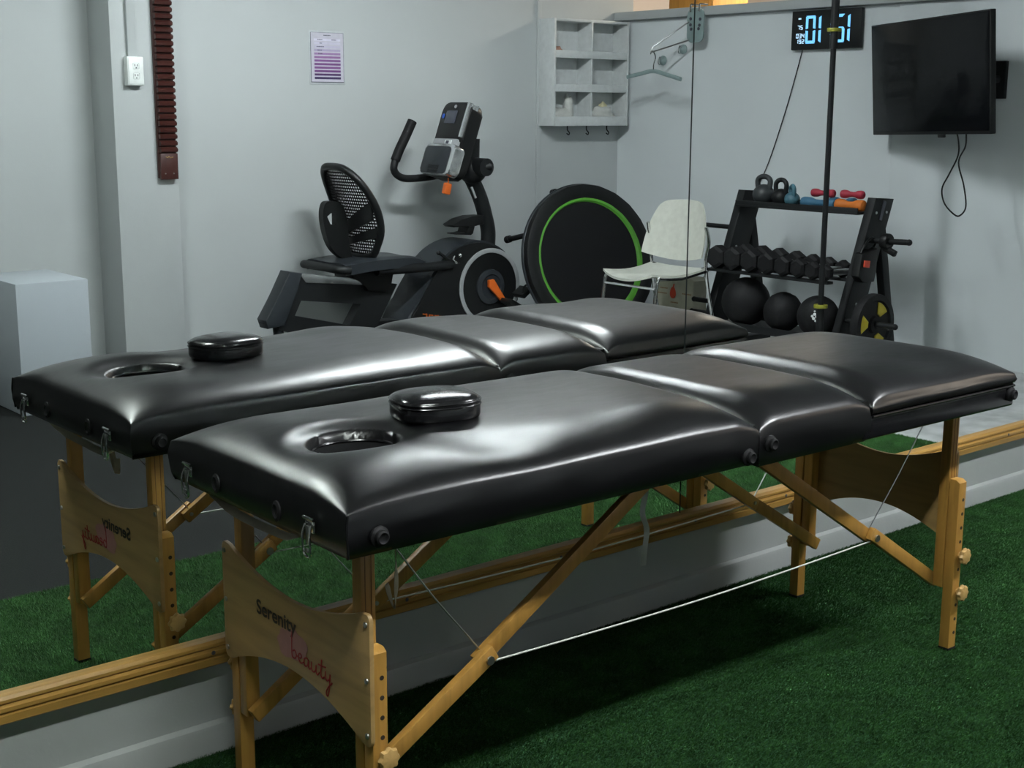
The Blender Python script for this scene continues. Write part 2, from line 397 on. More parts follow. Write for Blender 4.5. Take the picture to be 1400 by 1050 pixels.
bm = B(); box(bm, (1.13, -2.7605, -0.006), (7.06, 3.219, 0.010))
single('rubber_mat', bm, RUBBER, 'dark grey rubber gym flooring beyond the green turf', 'gym mat', (1.13, -2.77, -0.01))

for (x, y, lx, e, c), lab in zip(LAMPS, ('ceiling tube light above the far end of the room', 'ceiling tube light above the head end of the massage table')):
    t = thing('ceiling_light', lab, 'ceiling light', (x, y, CEIL))
    bm = B(); box(bm, (x, y, CEIL-0.02), (lx+0.10, 0.14, 0.04), bev=0.006)
    for sx in (-1, 1): box(bm, (x+sx*(lx/2+0.02), y, CEIL-0.055), (0.03, 0.12, 0.05), bev=0.004)
    obj('housing', bm, WHITEP, t)
    LM = mat('tube_glow', (0.9, 0.9, 0.9), 0.5, emit=c, es=e)
    for dy in (-0.035, 0.035):
        bm = B(); cyl(bm, (x-lx/2, y+dy, CEIL-0.068), (x+lx/2, y+dy, CEIL-0.068), 0.016, n=16); obj('tube', bm, LM, t)

# ------------------------------------------------------------------ massage table (local: u along its length, v towards the mirror)
TL, TW, ZB = 1.85, 0.605, 0.615
tb = thing('massage_table', 'black padded folding massage table on wooden legs in front of the mirror', 'massage table')
tb.location = (1.07646, -0.69782, 0); tb.rotation_euler = (0, 0, -0.0137958)
ss = lambda t: max(0, min(1, t))**2*(3-2*max(0, min(1, t)))
def pad(u0, u1, ze, zb, crown, Ru0, Ru1, nu, nv, hole=None, seed=0.0, amp=1.0, d0=0.0, d1=0.0):
    bm = bmesh.new()
    def sp(n, wgt=0.55): return [(1-wgt)*(i/n)+wgt*(1-math.cos(PI*i/n))/2 for i in range(n+1)]
    U = sp(nu); V = sp(nv)
    def f(d, R): 
        q = 1-min(d/R, 1); return math.sqrt(max(0, 1-q**2.2))
    def nz(u, v, s, f_): return noise.noise(Vector((u*f_+seed, v*f_*1.3, s)))
    top = []
    for a in U:
        row = []
        for b in V:
            u = u0+(u1-u0)*a; v = TW*b
            fu = f(u-u0, Ru0)*f(u1-u, Ru1); fv = f(v, .165)*f(TW-v, .165)
            h = ze + crown*fu*fv
            h -= d0*(1-ss((u-u0)/.06)) + d1*(1-ss((u1-u)/.06))          # the pad is pulled down at a joint
            h += amp*fu*fv*(0.0030*nz(u, v, 0, 3.1) + 0.0010*nz(u, v, 3, 7.0))
            h += 0.006*fu*math.sin(PI*b)*fv
            # loose cover: shallow undulation along the near long edge
            h += amp*fu*math.exp(-((v-.10)/.07)**2)*(.006*math.sin(u*9+seed)+.003*math.sin(u*23+2*seed))
            if hole:
                cu, cv, ra, rb = hole; r = math.hypot((u-cu)/ra, (v-cv)/rb)
                h -= 0.016*math.exp(-((r-1.0)/.42)**2)*(1 if r > 1 else 1)
                h = h + (0.628-h)*(1-ss((r-0.80)/.24))
            bul = 0.0
            row.append(bm.verts.new((u, v, h)))
        top.append(row)
    for i in range(nu):
        for j in range(nv): bm.faces.new((top[i][j], top[i+1][j], top[i+1][j+1], top[i][j+1]))
    per = [top[i][0] for i in range(nu+1)] + [top[nu][j] for j in range(1, nv+1)] + [top[i][nv] for i in range(nu-1, -1, -1)] + [top[0][j] for j in range(nv-1, 0, -1)]
    n = len(per); prev = per; K = 6
    for k in range(1, K+1):
        t = k/K; cur = []
        for v in per:
            x, y, z = v.co; bul = 0.005*math.sin(PI*min(1, t*1.1))*(1+0.8*noise.noise(Vector((x*5+seed, y*5, t*2))))
            ox = -bul if x < u0+1e-4 else (bul if x > u1-1e-4 else 0); oy = -bul if y < 1e-4 else (bul if y > TW-1e-4 else 0)
            if k == K:
                ox += 0.006*(1 if x < u0+1e-4 else -1 if x > u1-1e-4 else 0); oy += 0.006*(1 if y < 1e-4 else -1 if y > TW-1e-4 else 0)
            cur.append(bm.verts.new((x+ox, y+oy, z+(zb-z)*t)))
        for i in range(n): bm.faces.new((prev[i], cur[i], cur[(i+1) % n], prev[(i+1) % n]))
        prev = cur
    bm.faces.new(prev)
    return bm
hs = obj('head_cushion', pad(0, .940, .688, ZB, .045, .17, .07, 230, 130, hole=(.190, .277, .084, .070), seed=1.3, d1=.004), VINYL, tb, ang=60)
hs['label'] = 'long head cushion with an oval face hole'
obj('middle_cushion', pad(.944, 1.292, .684, .607, .046, .07, .07, 90, 110, seed=4.1, amp=.6, d0=.003, d1=.003), VINYL, tb, ang=60)
obj('foot_cushion', pad(1.304, 1.85, .688, .662, .046, .075, .15, 130, 110, seed=8.7, amp=.6, d0=.003), VINYL, tb, ang=60)
bm = B(); box(bm, (1.563, TW/2, .635), (.578, TW+.006, .05), bev=.007, seg=3)
obj('foot_frame', bm, VINYLS, tb)
pts = [(1.30, -.005, .6605), (1.6, -.006, .6605), (1.845, -.005, .6605), (1.856, .01, .6605), (1.857, .3, .6605), (1.855, .59, .6605), (1.845, .611, .6605), (1.3, .611, .6605)]
obj('piping', tube(B(), pts, .003, 8), VINYLS, tb)
for u in (.942, 1.298):
    bm = B(); box(bm, (u, TW/2, .655), (.012, TW-.03, .07)); obj('hinge_strip', bm, BLACKP, tb)
bm = B()
for v in (.0065,): tube(bm, spline([(.0, -.003, .688), (-.003, -.004, .66), (.001, -.001, .62)]), .0022, 6)
obj('corner_seam', bm, VINYLS, tb)
bm = B(); cu_, cv_ = .190, .277
def ell(k, z): return [bm.verts.new((cu_+.084*k*math.cos(2*PI*i/40), cv_+.070*k*math.sin(2*PI*i/40), z)) for i in range(40)]
L_ = [ell(.93, .707), ell(.90, .704), ell(.87, .66), ell(.84, .634)]
for p_, q_ in zip(L_, L_[1:]):
    for i in range(40): bm.faces.new((p_[i], p_[(i+1) % 40], q_[(i+1) % 40], q_[i]))
bm.faces.new(L_[-1]); q = obj('face_hole_dark_cup', bm, MESHD, tb)  # matte black cup, added so the inside of the hole stays dark
obj('face_hole_piping', tube(B(), [(cu_+.084*.91*math.cos(2*PI*i/48), cv_+.070*.91*math.sin(2*PI*i/48), .707) for i in range(48)], .0028, 6, closed=True), VINYLS, tb)
# round rubber bumpers: on the long side and on the head end
for u, z in ((.055, .646), (.907, .636), (.971, .653), (1.831, .641)):
    bm = B(); lathe(bm, [(.017, 0), (.017, .004), (.0125, .007), (.012, .013), (.009, .015), (.006, .013), (0, .013)], (u, -.004, z), (0, -1, 0), 20); obj('bumper', bm, RUBB, tb)
    bm = B(); lathe(bm, [(.017, 0), (.017, .004), (.0125, .007), (.012, .013), (.009, .015), (.006, .013), (0, .013)], (u, TW+.004, z), (0, 1, 0), 20); obj('bumper', bm, RUBB, tb)
for v in (.415, .203):
    bm = B(); lathe(bm, [(.013, 0), (.013, .003), (.009, .005), (.006, .002), (0, .002)], (-.005, v, .649), (-1, 0, 0), 18, sc=(1, 1.35)); obj('bumper', bm, RUBB, tb)
# chrome suitcase latches at the head end
for v in (.516, .092):
    la = obj('latch', box(B(), (-.009, v, .652), (.006, .026, .022), bev=.003), CHROME, tb); la['label'] = 'chrome latch'
    bm = B(); tube(bm, spline([(-.013, v+.009, .655), (-.018, v+.011, .635), (-.016, v+.009, .606), (-.016, v-.009, .606), (-.018, v-.011, .635), (-.013, v-.009, .655)]), .0020, 8)
    tube(bm, [(-.012, v-.015, .664), (-.012, v+.015, .664)], .003, 8); obj('latch_loop', bm, CHROME, la)
    bm = B(); box(bm, (-.014, v, .638), (.003, .010, .030), bev=.001); box(bm, (-.016, v, .613), (.004, .009, .007), bev=.001); obj('latch_lever', bm, STEEL, la)
# legs, extensions, knobs
for uc, out in ((.092, -1), (1.758, 1)):
    for side in (0, 1):
        yv = lambda v: v if side == 0 else TW-v
        so = -1 if side == 0 else 1
        bm = B(); z0, z1 = .155, .618
        box(bm, (uc, yv(.099), (z0+z1)/2), (.029, .027, z1-z0), bev=.003)
        for du in (-.006, .006): box(bm, (uc+du, yv(.0852), .39), (.0014, .0010, .44), mi=2)
        lg = obj('leg', bm, [WOODL, HOLED, WOODG], tb)
        bm = B()
        prism(bm, [(uc-.015, yv(.083), -.0), (uc-.015, yv(.056), 0), (uc-.015, yv(.056), .424), (uc-.015, yv(.066), .431), (uc-.015, yv(.083), .431)], (.030, 0, 0), bev=.002)
        for z in (.381, .346, .311, .276, .206, .116, .080, .045):
            lathe(bm, [(.0042, -.002), (.0042, .0006), (0, .0006)], (uc+.004, yv(.056), z), (0, so, 0), 12, mi=1)
        ex = obj('leg_extension', bm, [WOODL, HOLED], tb)
        bm = B(); box(bm, (uc, yv(.0695), .004), (.032, .029, .008), bev=.002); obj('foot', bm, RUBB, ex)
        for z in (.243, .150):
            bm = B(); lathe(bm, [(.007, 0), (.007, .007), (.017, .009), (.0195, .014), (.017, .020), (.008, .022), (0, .022)], (uc+.006, yv(.056), z), (0, so, 0), 40, lobes=8, la=.10)
            obj('knob', bm, WOODK, ex)
    # shaped end panel
    ue = uc+out*.0185; th = .008
    def arc(v0, v1, z, dip, n=22):
        return [(v0+(v1-v0)*i/n, z+dip*math.sin(PI*i/n)**0.85) for i in range(n+1)]
    cr = lambda cx, cz, r, a0, a1, n=5: [(cx+r*math.cos(a0+(a1-a0)*i/n), cz+r*math.sin(a0+(a1-a0)*i/n)) for i in range(n+1)]
    o = cr(.062, .484, .012, PI, PI*.55) + arc(.078, .527, .494, -.046) + cr(.543, .484, .012, PI*.45, 0) \
        + cr(.543, .277, .012, 0, -PI*.45) + arc(.527, .078, .267, .052) + cr(.062, .277, .012, -PI*.55, -PI)
    kv = 1.0 if out < 0 else 0.86      # the far panel sits between the legs
    bm = B(); prism(bm, [(ue-th/2, TW/2+(v-TW/2)*kv, z) for v, z in o], (th, 0, 0), bev=.0012)
    pn = obj('end_panel', bm, WOODP, tb, ang=30)
    for v in (.060, .545):
        for z in (.478, .381, .285):
            bm = B(); lathe(bm, [(.0052, 0), (.0048, .0022), (.002, .003), (0, .003)], (ue+out*th/2, TW/2+(v-TW/2)*kv, z), (out, 0, 0), 12); obj('screw', bm, STEEL, pn)
    if out < 0: PANEL = (pn, ue-th/2)
pn, xf = PANEL
def text_mesh(body, size, offset=0.0):
    cu = bpy.data.curves.new('lettering', 'FONT'); cu.body = body; cu.size = size; cu.offset = offset; cu.extrude = 0.0; cu.resolution_u = 6
    o = bpy.data.objects.new('lettering', cu); C.objects.link(o)
    me = bpy.data.meshes.new_from_object(o.evaluated_get(bpy.context.evaluated_depsgraph_get()))
    bpy.data.objects.remove(o); bpy.data.curves.remove(cu)
    b2 = bmesh.new(); b2.from_mesh(me); bpy.data.meshes.remove(me); return b2
bm = B()      # pale pink watercolour blot under the words
rr = [(.034+.010*noise.noise(Vector((math.cos(a)*2, math.sin(a)*2, 3))))*(1+.22*math.cos(2*a-.6)) for a in [2*PI*i/40 for i in range(40)]]
prism(bm, [(xf-.0003, .300-1.25*r*math.cos(2*PI*i/40), .368+.95*r*math.sin(2*PI*i/40)) for i, r in enumerate(rr)], (-.0004, 0, 0)); obj('pink_blot', bm, PINK, pn)
b2 = text_mesh('Serenity', .0400, .0009)
x0 = min(v.co.x for v in b2.verts); x1 = max(v.co.x for v in b2.verts); k = .142/(x1-x0)
for v in b2.verts:
    X, Y = (v.co.x-x0)*k, v.co.y; v.co = Vector((xf-.0011, .424-X, .391+Y*.95))
w_ = obj('black_lettering', b2, INKT, pn); w_['label'] = 'black word Serenity'
bm = B()      # the word beauty in a red script, drawn stroke by stroke (x to the right, y up, x-height 1)
strokes = [
    [(0.10, 2.9), (0.02, 1.6), (0.0, 0.25), (0.25, 0.0), (0.6, 0.15), (0.72, 0.6), (0.5, 0.95), (0.15, 0.75)],
    [(0.72, 0.55), (1.1, 0.45), (1.5, 0.6), (1.55, 0.9), (1.3, 1.0), (1.1, 0.7), (1.15, 0.2), (1.45, 0.0), (1.85, 0.25)],
    [(2.65, 0.85), (2.4, 1.0), (2.05, 0.8), (1.95, 0.35), (2.15, 0.0), (2.5, 0.3), (2.68, 0.9), (2.68, 0.2), (2.85, 0.0), (3.1, 0.3)],
    [(3.15, 0.98), (3.12, 0.3), (3.35, 0.0), (3.7, 0.25), (3.85, 0.95), (3.85, 0.2), (4.05, 0.0), (4.35, 0.4)],
    [(4.75, 2.0), (4.62, 1.0), (4.6, 0.25), (4.8, 0.0), (5.1, 0.25)], [(4.2, 1.25), (4.7, 1.3), (5.35, 1.45)],
    [(5.3, 1.0), (5.25, 0.4), (5.5, 0.1), (5.85, 0.4), (6.0, 1.0), (5.9, 0.0), (5.75, -1.1), (5.5, -1.6), (5.35, -1.2), (5.7, -0.5), (6.3, 0.2)]]
for st in strokes:
    tube(bm, spline([(xf-.0008, .300-x*.0212, .345+y*.0165-x*.0012) for x, y in st], 5),   .0016, 6, flat=(Vector((1, 0, 0)), .4))
w_ = obj('red_lettering', bm, INKR, pn); w_['label'] = 'red script word beauty'

# folding braces, bolts, wires
for side in (0, 1):
    yv = lambda v: v if side == 0 else TW-v
    for out in (-1, 1):
        U = (lambda u: u) if out < 0 else (lambda u: TL-u)
        bm = B(); bar(bm, (U(.80), yv(.128), .606), (U(.345), yv(.128), .318), .016, .030); b1 = obj('brace', bm, WOODL, tb)
        bm = B(); bar(bm, (U(.372), yv(.111), .340), (U(.085), yv(.122), .160), .016, .030); obj('brace', bm, WOODL, tb)
        bm = B(); cyl(bm, (U(.358), yv(.100), .327), (U(.358), yv(.139), .327), .0045, n=10); cyl(bm, (U(.358), yv(.099), .327), (U(.358), yv(.1025), .327), .0085, n=12); obj('hinge_bolt', bm, STEEL, b1)
        bm = B(); tube(bm, spline([(U(.356), yv(.128), .338), (U(.335), yv(.128), .364), (U(.25), yv(.125), .466), (U(.14), yv(.12), .612)], 6), .0016, 6); obj('steel_wire', bm, STEEL, tb)
    bm = B(); tube(bm, spline([(.362, yv(.118), .322), (.372, yv(.115), .318), (.925, yv(.115), .308), (TL-.372, yv(.115), .318), (TL-.362, yv(.118), .322)], 8), .0018, 6); obj('tension_cord', bm, CORDW, tb)
# loose tapes under the table
def ribbon(path, wd, dirv, thick=.0008):
    bm = bmesh.new(); P = spline(path, 8); d = Vector(dirv); L0 = None
    for i, p in enumerate(P):
        tw = Matrix.Rotation(0.35*math.sin(i*.5), 3, 'Z') @ d
        q = [bm.verts.new(p+tw*s*wd/2+Vector((0, 0, 0))+tw.cross(Vector((0, 0, 1)))*o) for s, o in ((-1, 0), (1, 0), (1, thick), (-1, thick))]
        if L0: 
            for k in range(4): bm.faces.new((L0[k], L0[(k+1) % 4], q[(k+1) % 4], q[k]))
        else: bm.faces.new(q)
        L0 = q
    bm.faces.new(L0); return bm
r_ = obj('hanging_tape', ribbon([(.885, .25, .615), (.886, .249, .52), (.878, .25, .47), (.892, .25, .43), (.886, .25, .38), (.884, .25, .352)], .012, (.8, -.6, 0)), WHITEC, tb); r_['label'] = 'torn white tape hanging down'
obj('carry_strap', ribbon([(.02, .48, .612), (.03, .43, .590), (.04, .36, .580), (.04, .29, .582), (.03, .22, .592), (.02, .17, .612)], .018, (1, 0, .35)), TAPE, tb)
obj('carry_strap', ribbon([(.16, .11, .612), (.17, .12, .52), (.175, .135, .46), (.17, .15, .50)], .014, (.7, .7, 0)), TAPE, tb)

# the face-hole plug that lies on the head cushion
u0, v0 = .381, .297
c0 = Vector((1.07646, -0.69782, 0)) + Matrix.Rotation(-0.0137958, 3, 'Z') @ Vector((u0, v0, .7375))
pg = thing('face_cushion', 'small oval black vinyl cushion lying on the massage table beside its face hole', 'cushion', c0)
def sup(n, e): 
    o = []
    for i in range(n):
        a = 2*PI*i/n; c, s = math.cos(a), math.sin(a)
        o.append((abs(c)**(2/e)*(1 if c > 0 else -1), abs(s)**(2/e)*(1 if s > 0 else -1)))
    return o
SU = sup(56, 2.9); Rz = Matrix.Rotation(math.radians(-14), 3, 'Z')
def ring_pts(a, b, z, s=1.0): return [c0 + Rz @ Vector((x*a*s, y*b*s, z)) for x, y in SU]
def stack(levels, a, b):
    bm = bmesh.new(); R = [[bm.verts.new(p) for p in ring_pts(a, b, z, s)] for s, z in levels]; n = len(SU)
    for p, q in zip(R, R[1:]):
        for i in range(n): bm.faces.new((p[i], p[(i+1) % n], q[(i+1) % n], q[i]))
    bm.faces.new(R[0][::-1]); bm.faces.new(R[-1]); return bm
A_, B_ = .080, .070
obj('body', stack([(.93, 0), (.98, .003), (1.0, .008), (1.0, .024), (.985, .027)], A_, B_), VINYLS, pg, ang=50)
dome = [(.985, .027), (1.0, .030), (.99, .035)] + [(.99*math.cos(t), .035+.016*math.sin(t)) for t in [PI/2*i/9 for i in range(1, 9)]]
obj('top', stack(dome, A_, B_), VINYLS, pg, ang=60)
for z in (.027, .034):
    obj('piping', tube(B(), ring_pts(A_, B_, z, 1.0), .0021, 6, closed=True), VINYLS, pg)

# ================================================================== things behind the camera, known from their mirror images
# (seen=True: coordinates of the mirror image, reflected in y = 0 when linked)

# ------------------------------------------------------------------ recumbent exercise bike
bk = thing('exercise_bike', 'black and orange recumbent exercise bike with mesh backrest against the back wall', 'exercise bike', (4.25, 3.75, 0), seen=True)
XZ = lambda pts, y: [(x, y, z) for x, z in pts]
bm = B()
prism(bm, XZ([(3.564, .463), (3.642, .452), (4.238, .357), (4.099, .133), (3.563, .155), (3.419, .215), (3.468, .278)], 3.68), (0, .07, 0),
      holes=[XZ([(3.632, .318), (3.998, .268), (3.926, .160), (3.592, .242)], 3.68)])
obj('rear_frame', bm, BLACKM, bk, ang=25)
bm = B(); prism(bm, XZ([(3.62, .462), (3.66, .456), (4.20, .374), (4.19, .350), (3.66, .410)], 3.672), (0, .085, 0), bev=.003); q = obj('slide_rail', bm, SILVER, bk); q['label'] = 'silver slide rail'
bm = B(); prism(bm, XZ([(3.560, .475), (3.640, .460), (3.610, .385), (3.545, .250), (3.530, .200), (3.43, .190), (3.415, .235), (3.475, .32)], 3.668), (0, .095, 0), bev=.008); obj('rear_cap', bm, DARKG, bk)
bm = B(); cyl(bm, (3.52, 3.52, .075), (3.52, 3.98, .075), .032, n=18); cyl(bm, (3.52, 3.715, .075), (3.51, 3.715, .20), .028, n=14); obj('stabilizer', bm, DARKG, bk)
for y in (3.54, 3.96):
    bm = B(); cyl(bm, (3.52, y, 0.0), (3.52, y, .05), .036, n=16); obj('foot', bm, RUBB, bk)
bm = B(); prism(bm, XZ([(4.04, .16), (4.14, .16), (4.86, .13), (5.25, .12), (5.25, .06), (4.10, .07)], 3.70), (0, .10, 0), bev=.006); obj('floor_beam', bm, BLACKM, bk)
bm = B(); cyl(bm, (5.2, 3.50, .045), (5.2, 4.0, .045), .045, n=18); obj('stabilizer', bm, BLACKM, bk)
bm = B(); prism(bm, XZ([(3.938, .459), (4.205, .425), (4.185, .345), (4.151, .320), (4.028, .338), (4.01, .387), (3.936, .412)], 3.66), (0, .18, 0), bev=.008); obj('seat_carriage', bm, BLACKP, bk)
bm = B()      # seat cushion: rounded slab with raised sides
n = 18; seat = []
for i in range(n+1):
    a = i/n; x = 3.83+.56*a; row = []
    for j in range(n+1):
        b = j/n*2-1; hw = .19*(1-.35*a**3); z = .500+.016*math.sin(PI*a)+.012*abs(b)**2-.02*max(0, a-.8)*5*(a-.8)*5-.006*abs(b)**6*3
        row.append(bm.verts.new((x, 3.75+hw*b, z)))
    seat.append(row)
for i in range(n):
    for j in range(n): bm.faces.new((seat[i][j], seat[i+1][j], seat[i+1][j+1], seat[i][j+1]))
r = bmesh.ops.extrude_face_region(bm, geom=bm.faces[:]); bmesh.ops.translate(bm, vec=(0, 0, -.052), verts=[g for g in r['geom'] if isinstance(g, bmesh.types.BMVert)])
obj('seat', bm, DARKG, bk)
bm = B(); tube(bm, spline([(3.86, 3.56, .47), (3.80, 3.58, .475), (3.79, 3.66, .478), (3.79, 3.84, .478), (3.80, 3.92, .475), (3.86, 3.94, .47)]), .022, 10); obj('rear_grip', bm, BLACKM, bk)
bm = B(); tube(bm, [(4.05, 3.60, .45), (4.35, 3.60, .447), (4.56, 3.62, .447)], .026, 14); tube(bm, [(4.05, 3.90, .45), (4.35, 3.90, .447), (4.56, 3.88, .447)], .026, 14); obj('seat_tube', bm, BLACKM, bk)
bm = B(); tube(bm, spline([(4.62, 3.66, .47), (4.57, 3.63, .465), (4.53, 3.62, .485), (4.48, 3.62, .515)]), .009, 8); ball(bm, (4.475, 3.62, .517), .013, 12); obj('adjusting_lever', bm, BLACKM, bk)
bm = B(); tube(bm, spline([(4.66, 3.66, .50), (4.60, 3.63, .50), (4.575, 3.62, .475), (4.60, 3.62, .455), (4.64, 3.63, .455)]), .008, 8); ball(bm, (4.615, 3.61, .495), .013, 12); q = obj('cable_clamp', bm, CHROME, bk); q['label'] = 'chrome cable clamp'
# backrest: rounded frame with an open net and a crossed lumbar brace
def bx(z, w): 
    t = (z-.52)/.48; return 4.035-.155*t+.03*math.sin(PI*t)-.045*(w/.2)**2*(1-.3*t)*(-1)
half = [(.0, .105), (.06, .158), (.14, .195), (.24, .205), (.33, .190), (.40, .160), (.445, .118), (.468, .06)]
out = [(w, .525+h) for h, w in half] + [(-w, .525+h) for h, w in half[::-1]]
fr = spline([(bx(z, w), 3.75-w, z) for w, z in out], 4, closed=True)
obj('backrest_frame', tube(B(), fr, .020, 10, closed=True), BLACKP, bk)
def hw_at(z):
    h = z-.525
    for (h0, w0), (h1, w1) in zip(half, half[1:]):
        if h0 <= h <= h1: return w0+(w1-w0)*(h-h0)/(h1-h0)
    return .05
bm = B(); z = .535
while z < .985:      # horizontal net strips
    wv = hw_at(z); tube(bm, [(bx(z, wv*s/4), 3.75-wv*s/4, z) for s in range(-4, 5)], .0042, 5); z += .0165
for s in range(-12, 13):
    wv = s*.0165; zz = [z for z in [.53+.015*i for i in range(31)] if hw_at(z) > abs(wv)]
    if len(zz) > 1: tube(bm, [(bx(z, wv), 3.75-wv, z) for z in (zz[0], zz[len(zz)//3], zz[2*len(zz)//3], zz[-1])], .0030, 5)
obj('backrest_net', bm, MESHD, bk)
def strap(z0, z1, wid):
    bm = bmesh.new(); prev = None
    for i in range(13):
        s = -1+2*i/12; z = z0+(z1-z0)*(i/12); wv = s*.185; x = bx(z, wv)-.012
        q = [bm.verts.new((x+dx, 3.75-wv, z+dz*wid/2*(1.0+.35*s))) for dx, dz in ((-.007, -1), (.007, -1), (.007, 1), (-.007, 1))]
        if prev:
            for k in range(4): bm.faces.new((prev[k], prev[(k+1) % 4], q[(k+1) % 4], q[k]))
        else: bm.faces.new(q)
        prev = q
    bm.faces.new(prev); return bm
obj('lumbar_brace', strap(.605, .770, .075), BLACKP, bk); obj('lumbar_brace', strap(.560, .655, .04), BLACKP, bk)
bm = B()
o = [(3.865, .815), (3.835, .79), (3.828, .72), (3.85, .62), (3.89, .55), (3.96, .50), (4.00, .50), (3.985, .60), (3.97, .74), (3.94, .80)]
prism(bm, XZ([(p.x, p.z) for p in spline(XZ(o, 0), 4, closed=True)], 3.76), (0, .045, 0), holes=[XZ([(3.852, .735), (3.875, .752), (3.908, .748), (3.908, .690), (3.872, .695)], 3.76)]); obj('backrest_bracket', bm, BLACKP, bk, ang=30)
# drive housing
H = [(4.270, .120), (4.341, .259), (4.411, .362), (4.503, .477), (4.600, .539), (4.719, .569), (4.824, .559), (4.932, .511), (5.014, .430), (5.059, .312), (5.054, .205), (5.015, .145), (4.96, .103), (4.6, .09)]
Hs = [(p.x, p.z) for p in spline(XZ(H, 0), 4, closed=True)]
bm = B(); prism(bm, XZ(Hs, 3.63), (0, .24, 0), bev=.012); obj('housing', bm, DARKG, bk, ang=45)
cx, cz = 4.70, .32
bm = B(); prism(bm, XZ([(cx+(x-cx)*.955, cz+(z-cz)*.95) for x, z in Hs], 3.617), (0, .016, 0), bev=.004); obj('side_cover', bm, BLACKP, bk, ang=45)
cc = (4.832, 3.615, .303)
bm = B(); lathe(bm, [(.219, 0), (.219, .006), (.206, .009), (.194, .006), (.194, 0)], cc, (0, -1, 0), 56); q = obj('wheel_ring', bm, GREYP, bk); q['label'] = 'grey ring on the drive cover'
bm = B(); lathe(bm, [(.193, 0), (.193, .004), (0, .005)], cc, (0, -1, 0), 56); obj('wheel_disc', bm, BLACKP, bk)
bm = B(); lathe(bm, [(.100, .004), (.098, .014), (.072, .020), (.066, .014), (.03, .014), (0, .014)], cc, (0, -1, 0), 40); obj('crank_hub', bm, DARKG, bk)
bm = B(); yk = 3.575
prism(bm, [(4.800, yk, .345), (4.835, yk, .348), (4.925, yk, .222), (4.932, yk, .198), (4.905, yk, .205), (4.800, yk, .305)], (0, .022, 0), bev=.004); q = obj('crank_arm', bm, ORANGE, bk); q['label'] = 'orange crank arm'
bm = B(); box(bm, (4.925, 3.53, .205), (.10, .10, .030), Matrix.Rotation(.5, 3, 'Y'), .006); obj('pedal', bm, BLACKP, bk)
bm = B(); box(bm, (4.73, 3.97, .41), (.10, .10, .030), Matrix.Rotation(.5, 3, 'Y'), .006); obj('pedal', bm, BLACKP, bk)
bm = B(); box(bm, (5.03, 3.56, .262), (.075, .10, .028), Matrix.Rotation(-.6, 3, 'Y'), .004); tube(bm, spline([(4.99, 3.51, .262), (5.01, 3.51, .305), (5.06, 3.51, .30), (5.075, 3.51, .25)]), .006, 6); obj('foot_strap', bm, BLACKM, bk)
# angular orange maker lettering low on the housing, mirrored as in the mirror image
bm = B(); yl = 3.612
for i, (xa, wd, s) in enumerate([(4.36, .03, 1), (4.40, .03, 0), (4.44, .03, 1), (4.48, .03, 0), (4.52, .03, 1), (4.56, .03, 0)]):
    z0 = .170-.20*(xa-4.36); prism(bm, [(xa, yl, z0+.022), (xa+wd, yl, z0+.016), (xa+wd, yl, z0+.010), (xa, yl, z0+.016)], (0, .003, 0)); prism(bm, [(xa, yl, z0), (xa+wd, yl, z0-.006), (xa+wd, yl, z0-.012), (xa, yl, z0-.006)], (0, .003, 0)); prism(bm, [(xa+s*.022, yl, z0+.02), (xa+s*.022+.008, yl, z0+.018), (xa+s*.022+.008, yl, z0-.010), (xa+s*.022, yl, z0-.008)], (0, .003, 0))
q = obj('orange_lettering', bm, ORANGE, bk)
# mast, bottle holder
P = spline([(4.925, 3.75, .50), (4.93, 3.75, .60), (4.905, 3.75, .70), (4.868, 3.75, .80), (4.812, 3.75, .90), (4.77, 3.75, .95)], 6)
bm = B(); tube(bm, P, .043, 14); obj('mast', bm, BLACKM, bk)
bm = B(); box(bm, (4.795, 3.714, .83), (.012, .010, .07), Matrix.Rotation(-.45, 3, 'Y'), .002); obj('mast_label', bm, GREYP, bk)
bm = B()
prism(bm, XZ([(4.636, .655), (4.70, .685), (4.78, .700), (4.86, .700), (4.86, .650), (4.80, .642), (4.65, .642)], 3.70), (0, .10, 0), bev=.006)
prism(bm, XZ([(4.755, .648), (4.80, .648), (4.785, .600), (4.770, .592), (4.665, .600), (4.665, .606), (4.745, .607)], 3.705), (0, .09, 0), bev=.003); obj('bottle_holder', bm, BLACKP, bk)
# console: leaning box facing the rider, 0.26 wide in y
tilt = Matrix.Rotation(math.radians(20), 3, 'Y')
c0 = Vector((4.667, 3.745, 1.13)); T = lambda x, y, z: c0 + tilt @ Vector((x, y, z))
def cbox(x, y, z, sx, sy, sz, bev): return box(B(), T(x, y, z), (sx, sy, sz), tilt, bev)
o = [(p[0], p[1]) for p in rrect(.262, .43, .055)]
bm = B(); prism(bm, [T(-.02, y, z-.01) for y, z in o], tilt @ Vector((.085, 0, 0)), bev=.012); obj('console_shell', bm, BLACKP, bk)
bm = B(); prism(bm, [T(-.030, y, z+.075) for y, z in rrect(.230, .25, .045)], tilt @ Vector((.012, 0, 0)), bev=.003); obj('console_face', bm, BLACKP, bk)
bm = B(); box(bm, T(-.033, .02, .115), (.006, .095, .075), tilt, .003); q = obj('display', bm, LCD, bk); q['label'] = 'small grey display'
bm = B(); box(bm, T(-.034, .090, .12), (.006, .018, .026), tilt, .005); q = obj('button', bm, BLUEB, bk); q['label'] = 'blue button'
bm = B(); cyl(bm, T(-.032, .0, .175), T(-.037, 0, .175), .010, n=12); obj('emblem', bm, GREYP, bk)
bm = B(); prism(bm, [T(-.012, -.128+s*.0, z) for s, z in ((0, .19), (0, .02))] + [T(.03, -.128, .02), T(.028, -.128, .20)], tilt @ Vector((0, .016, 0)), bev=.004); q = obj('silver_side_trim', bm, SILVER, bk)
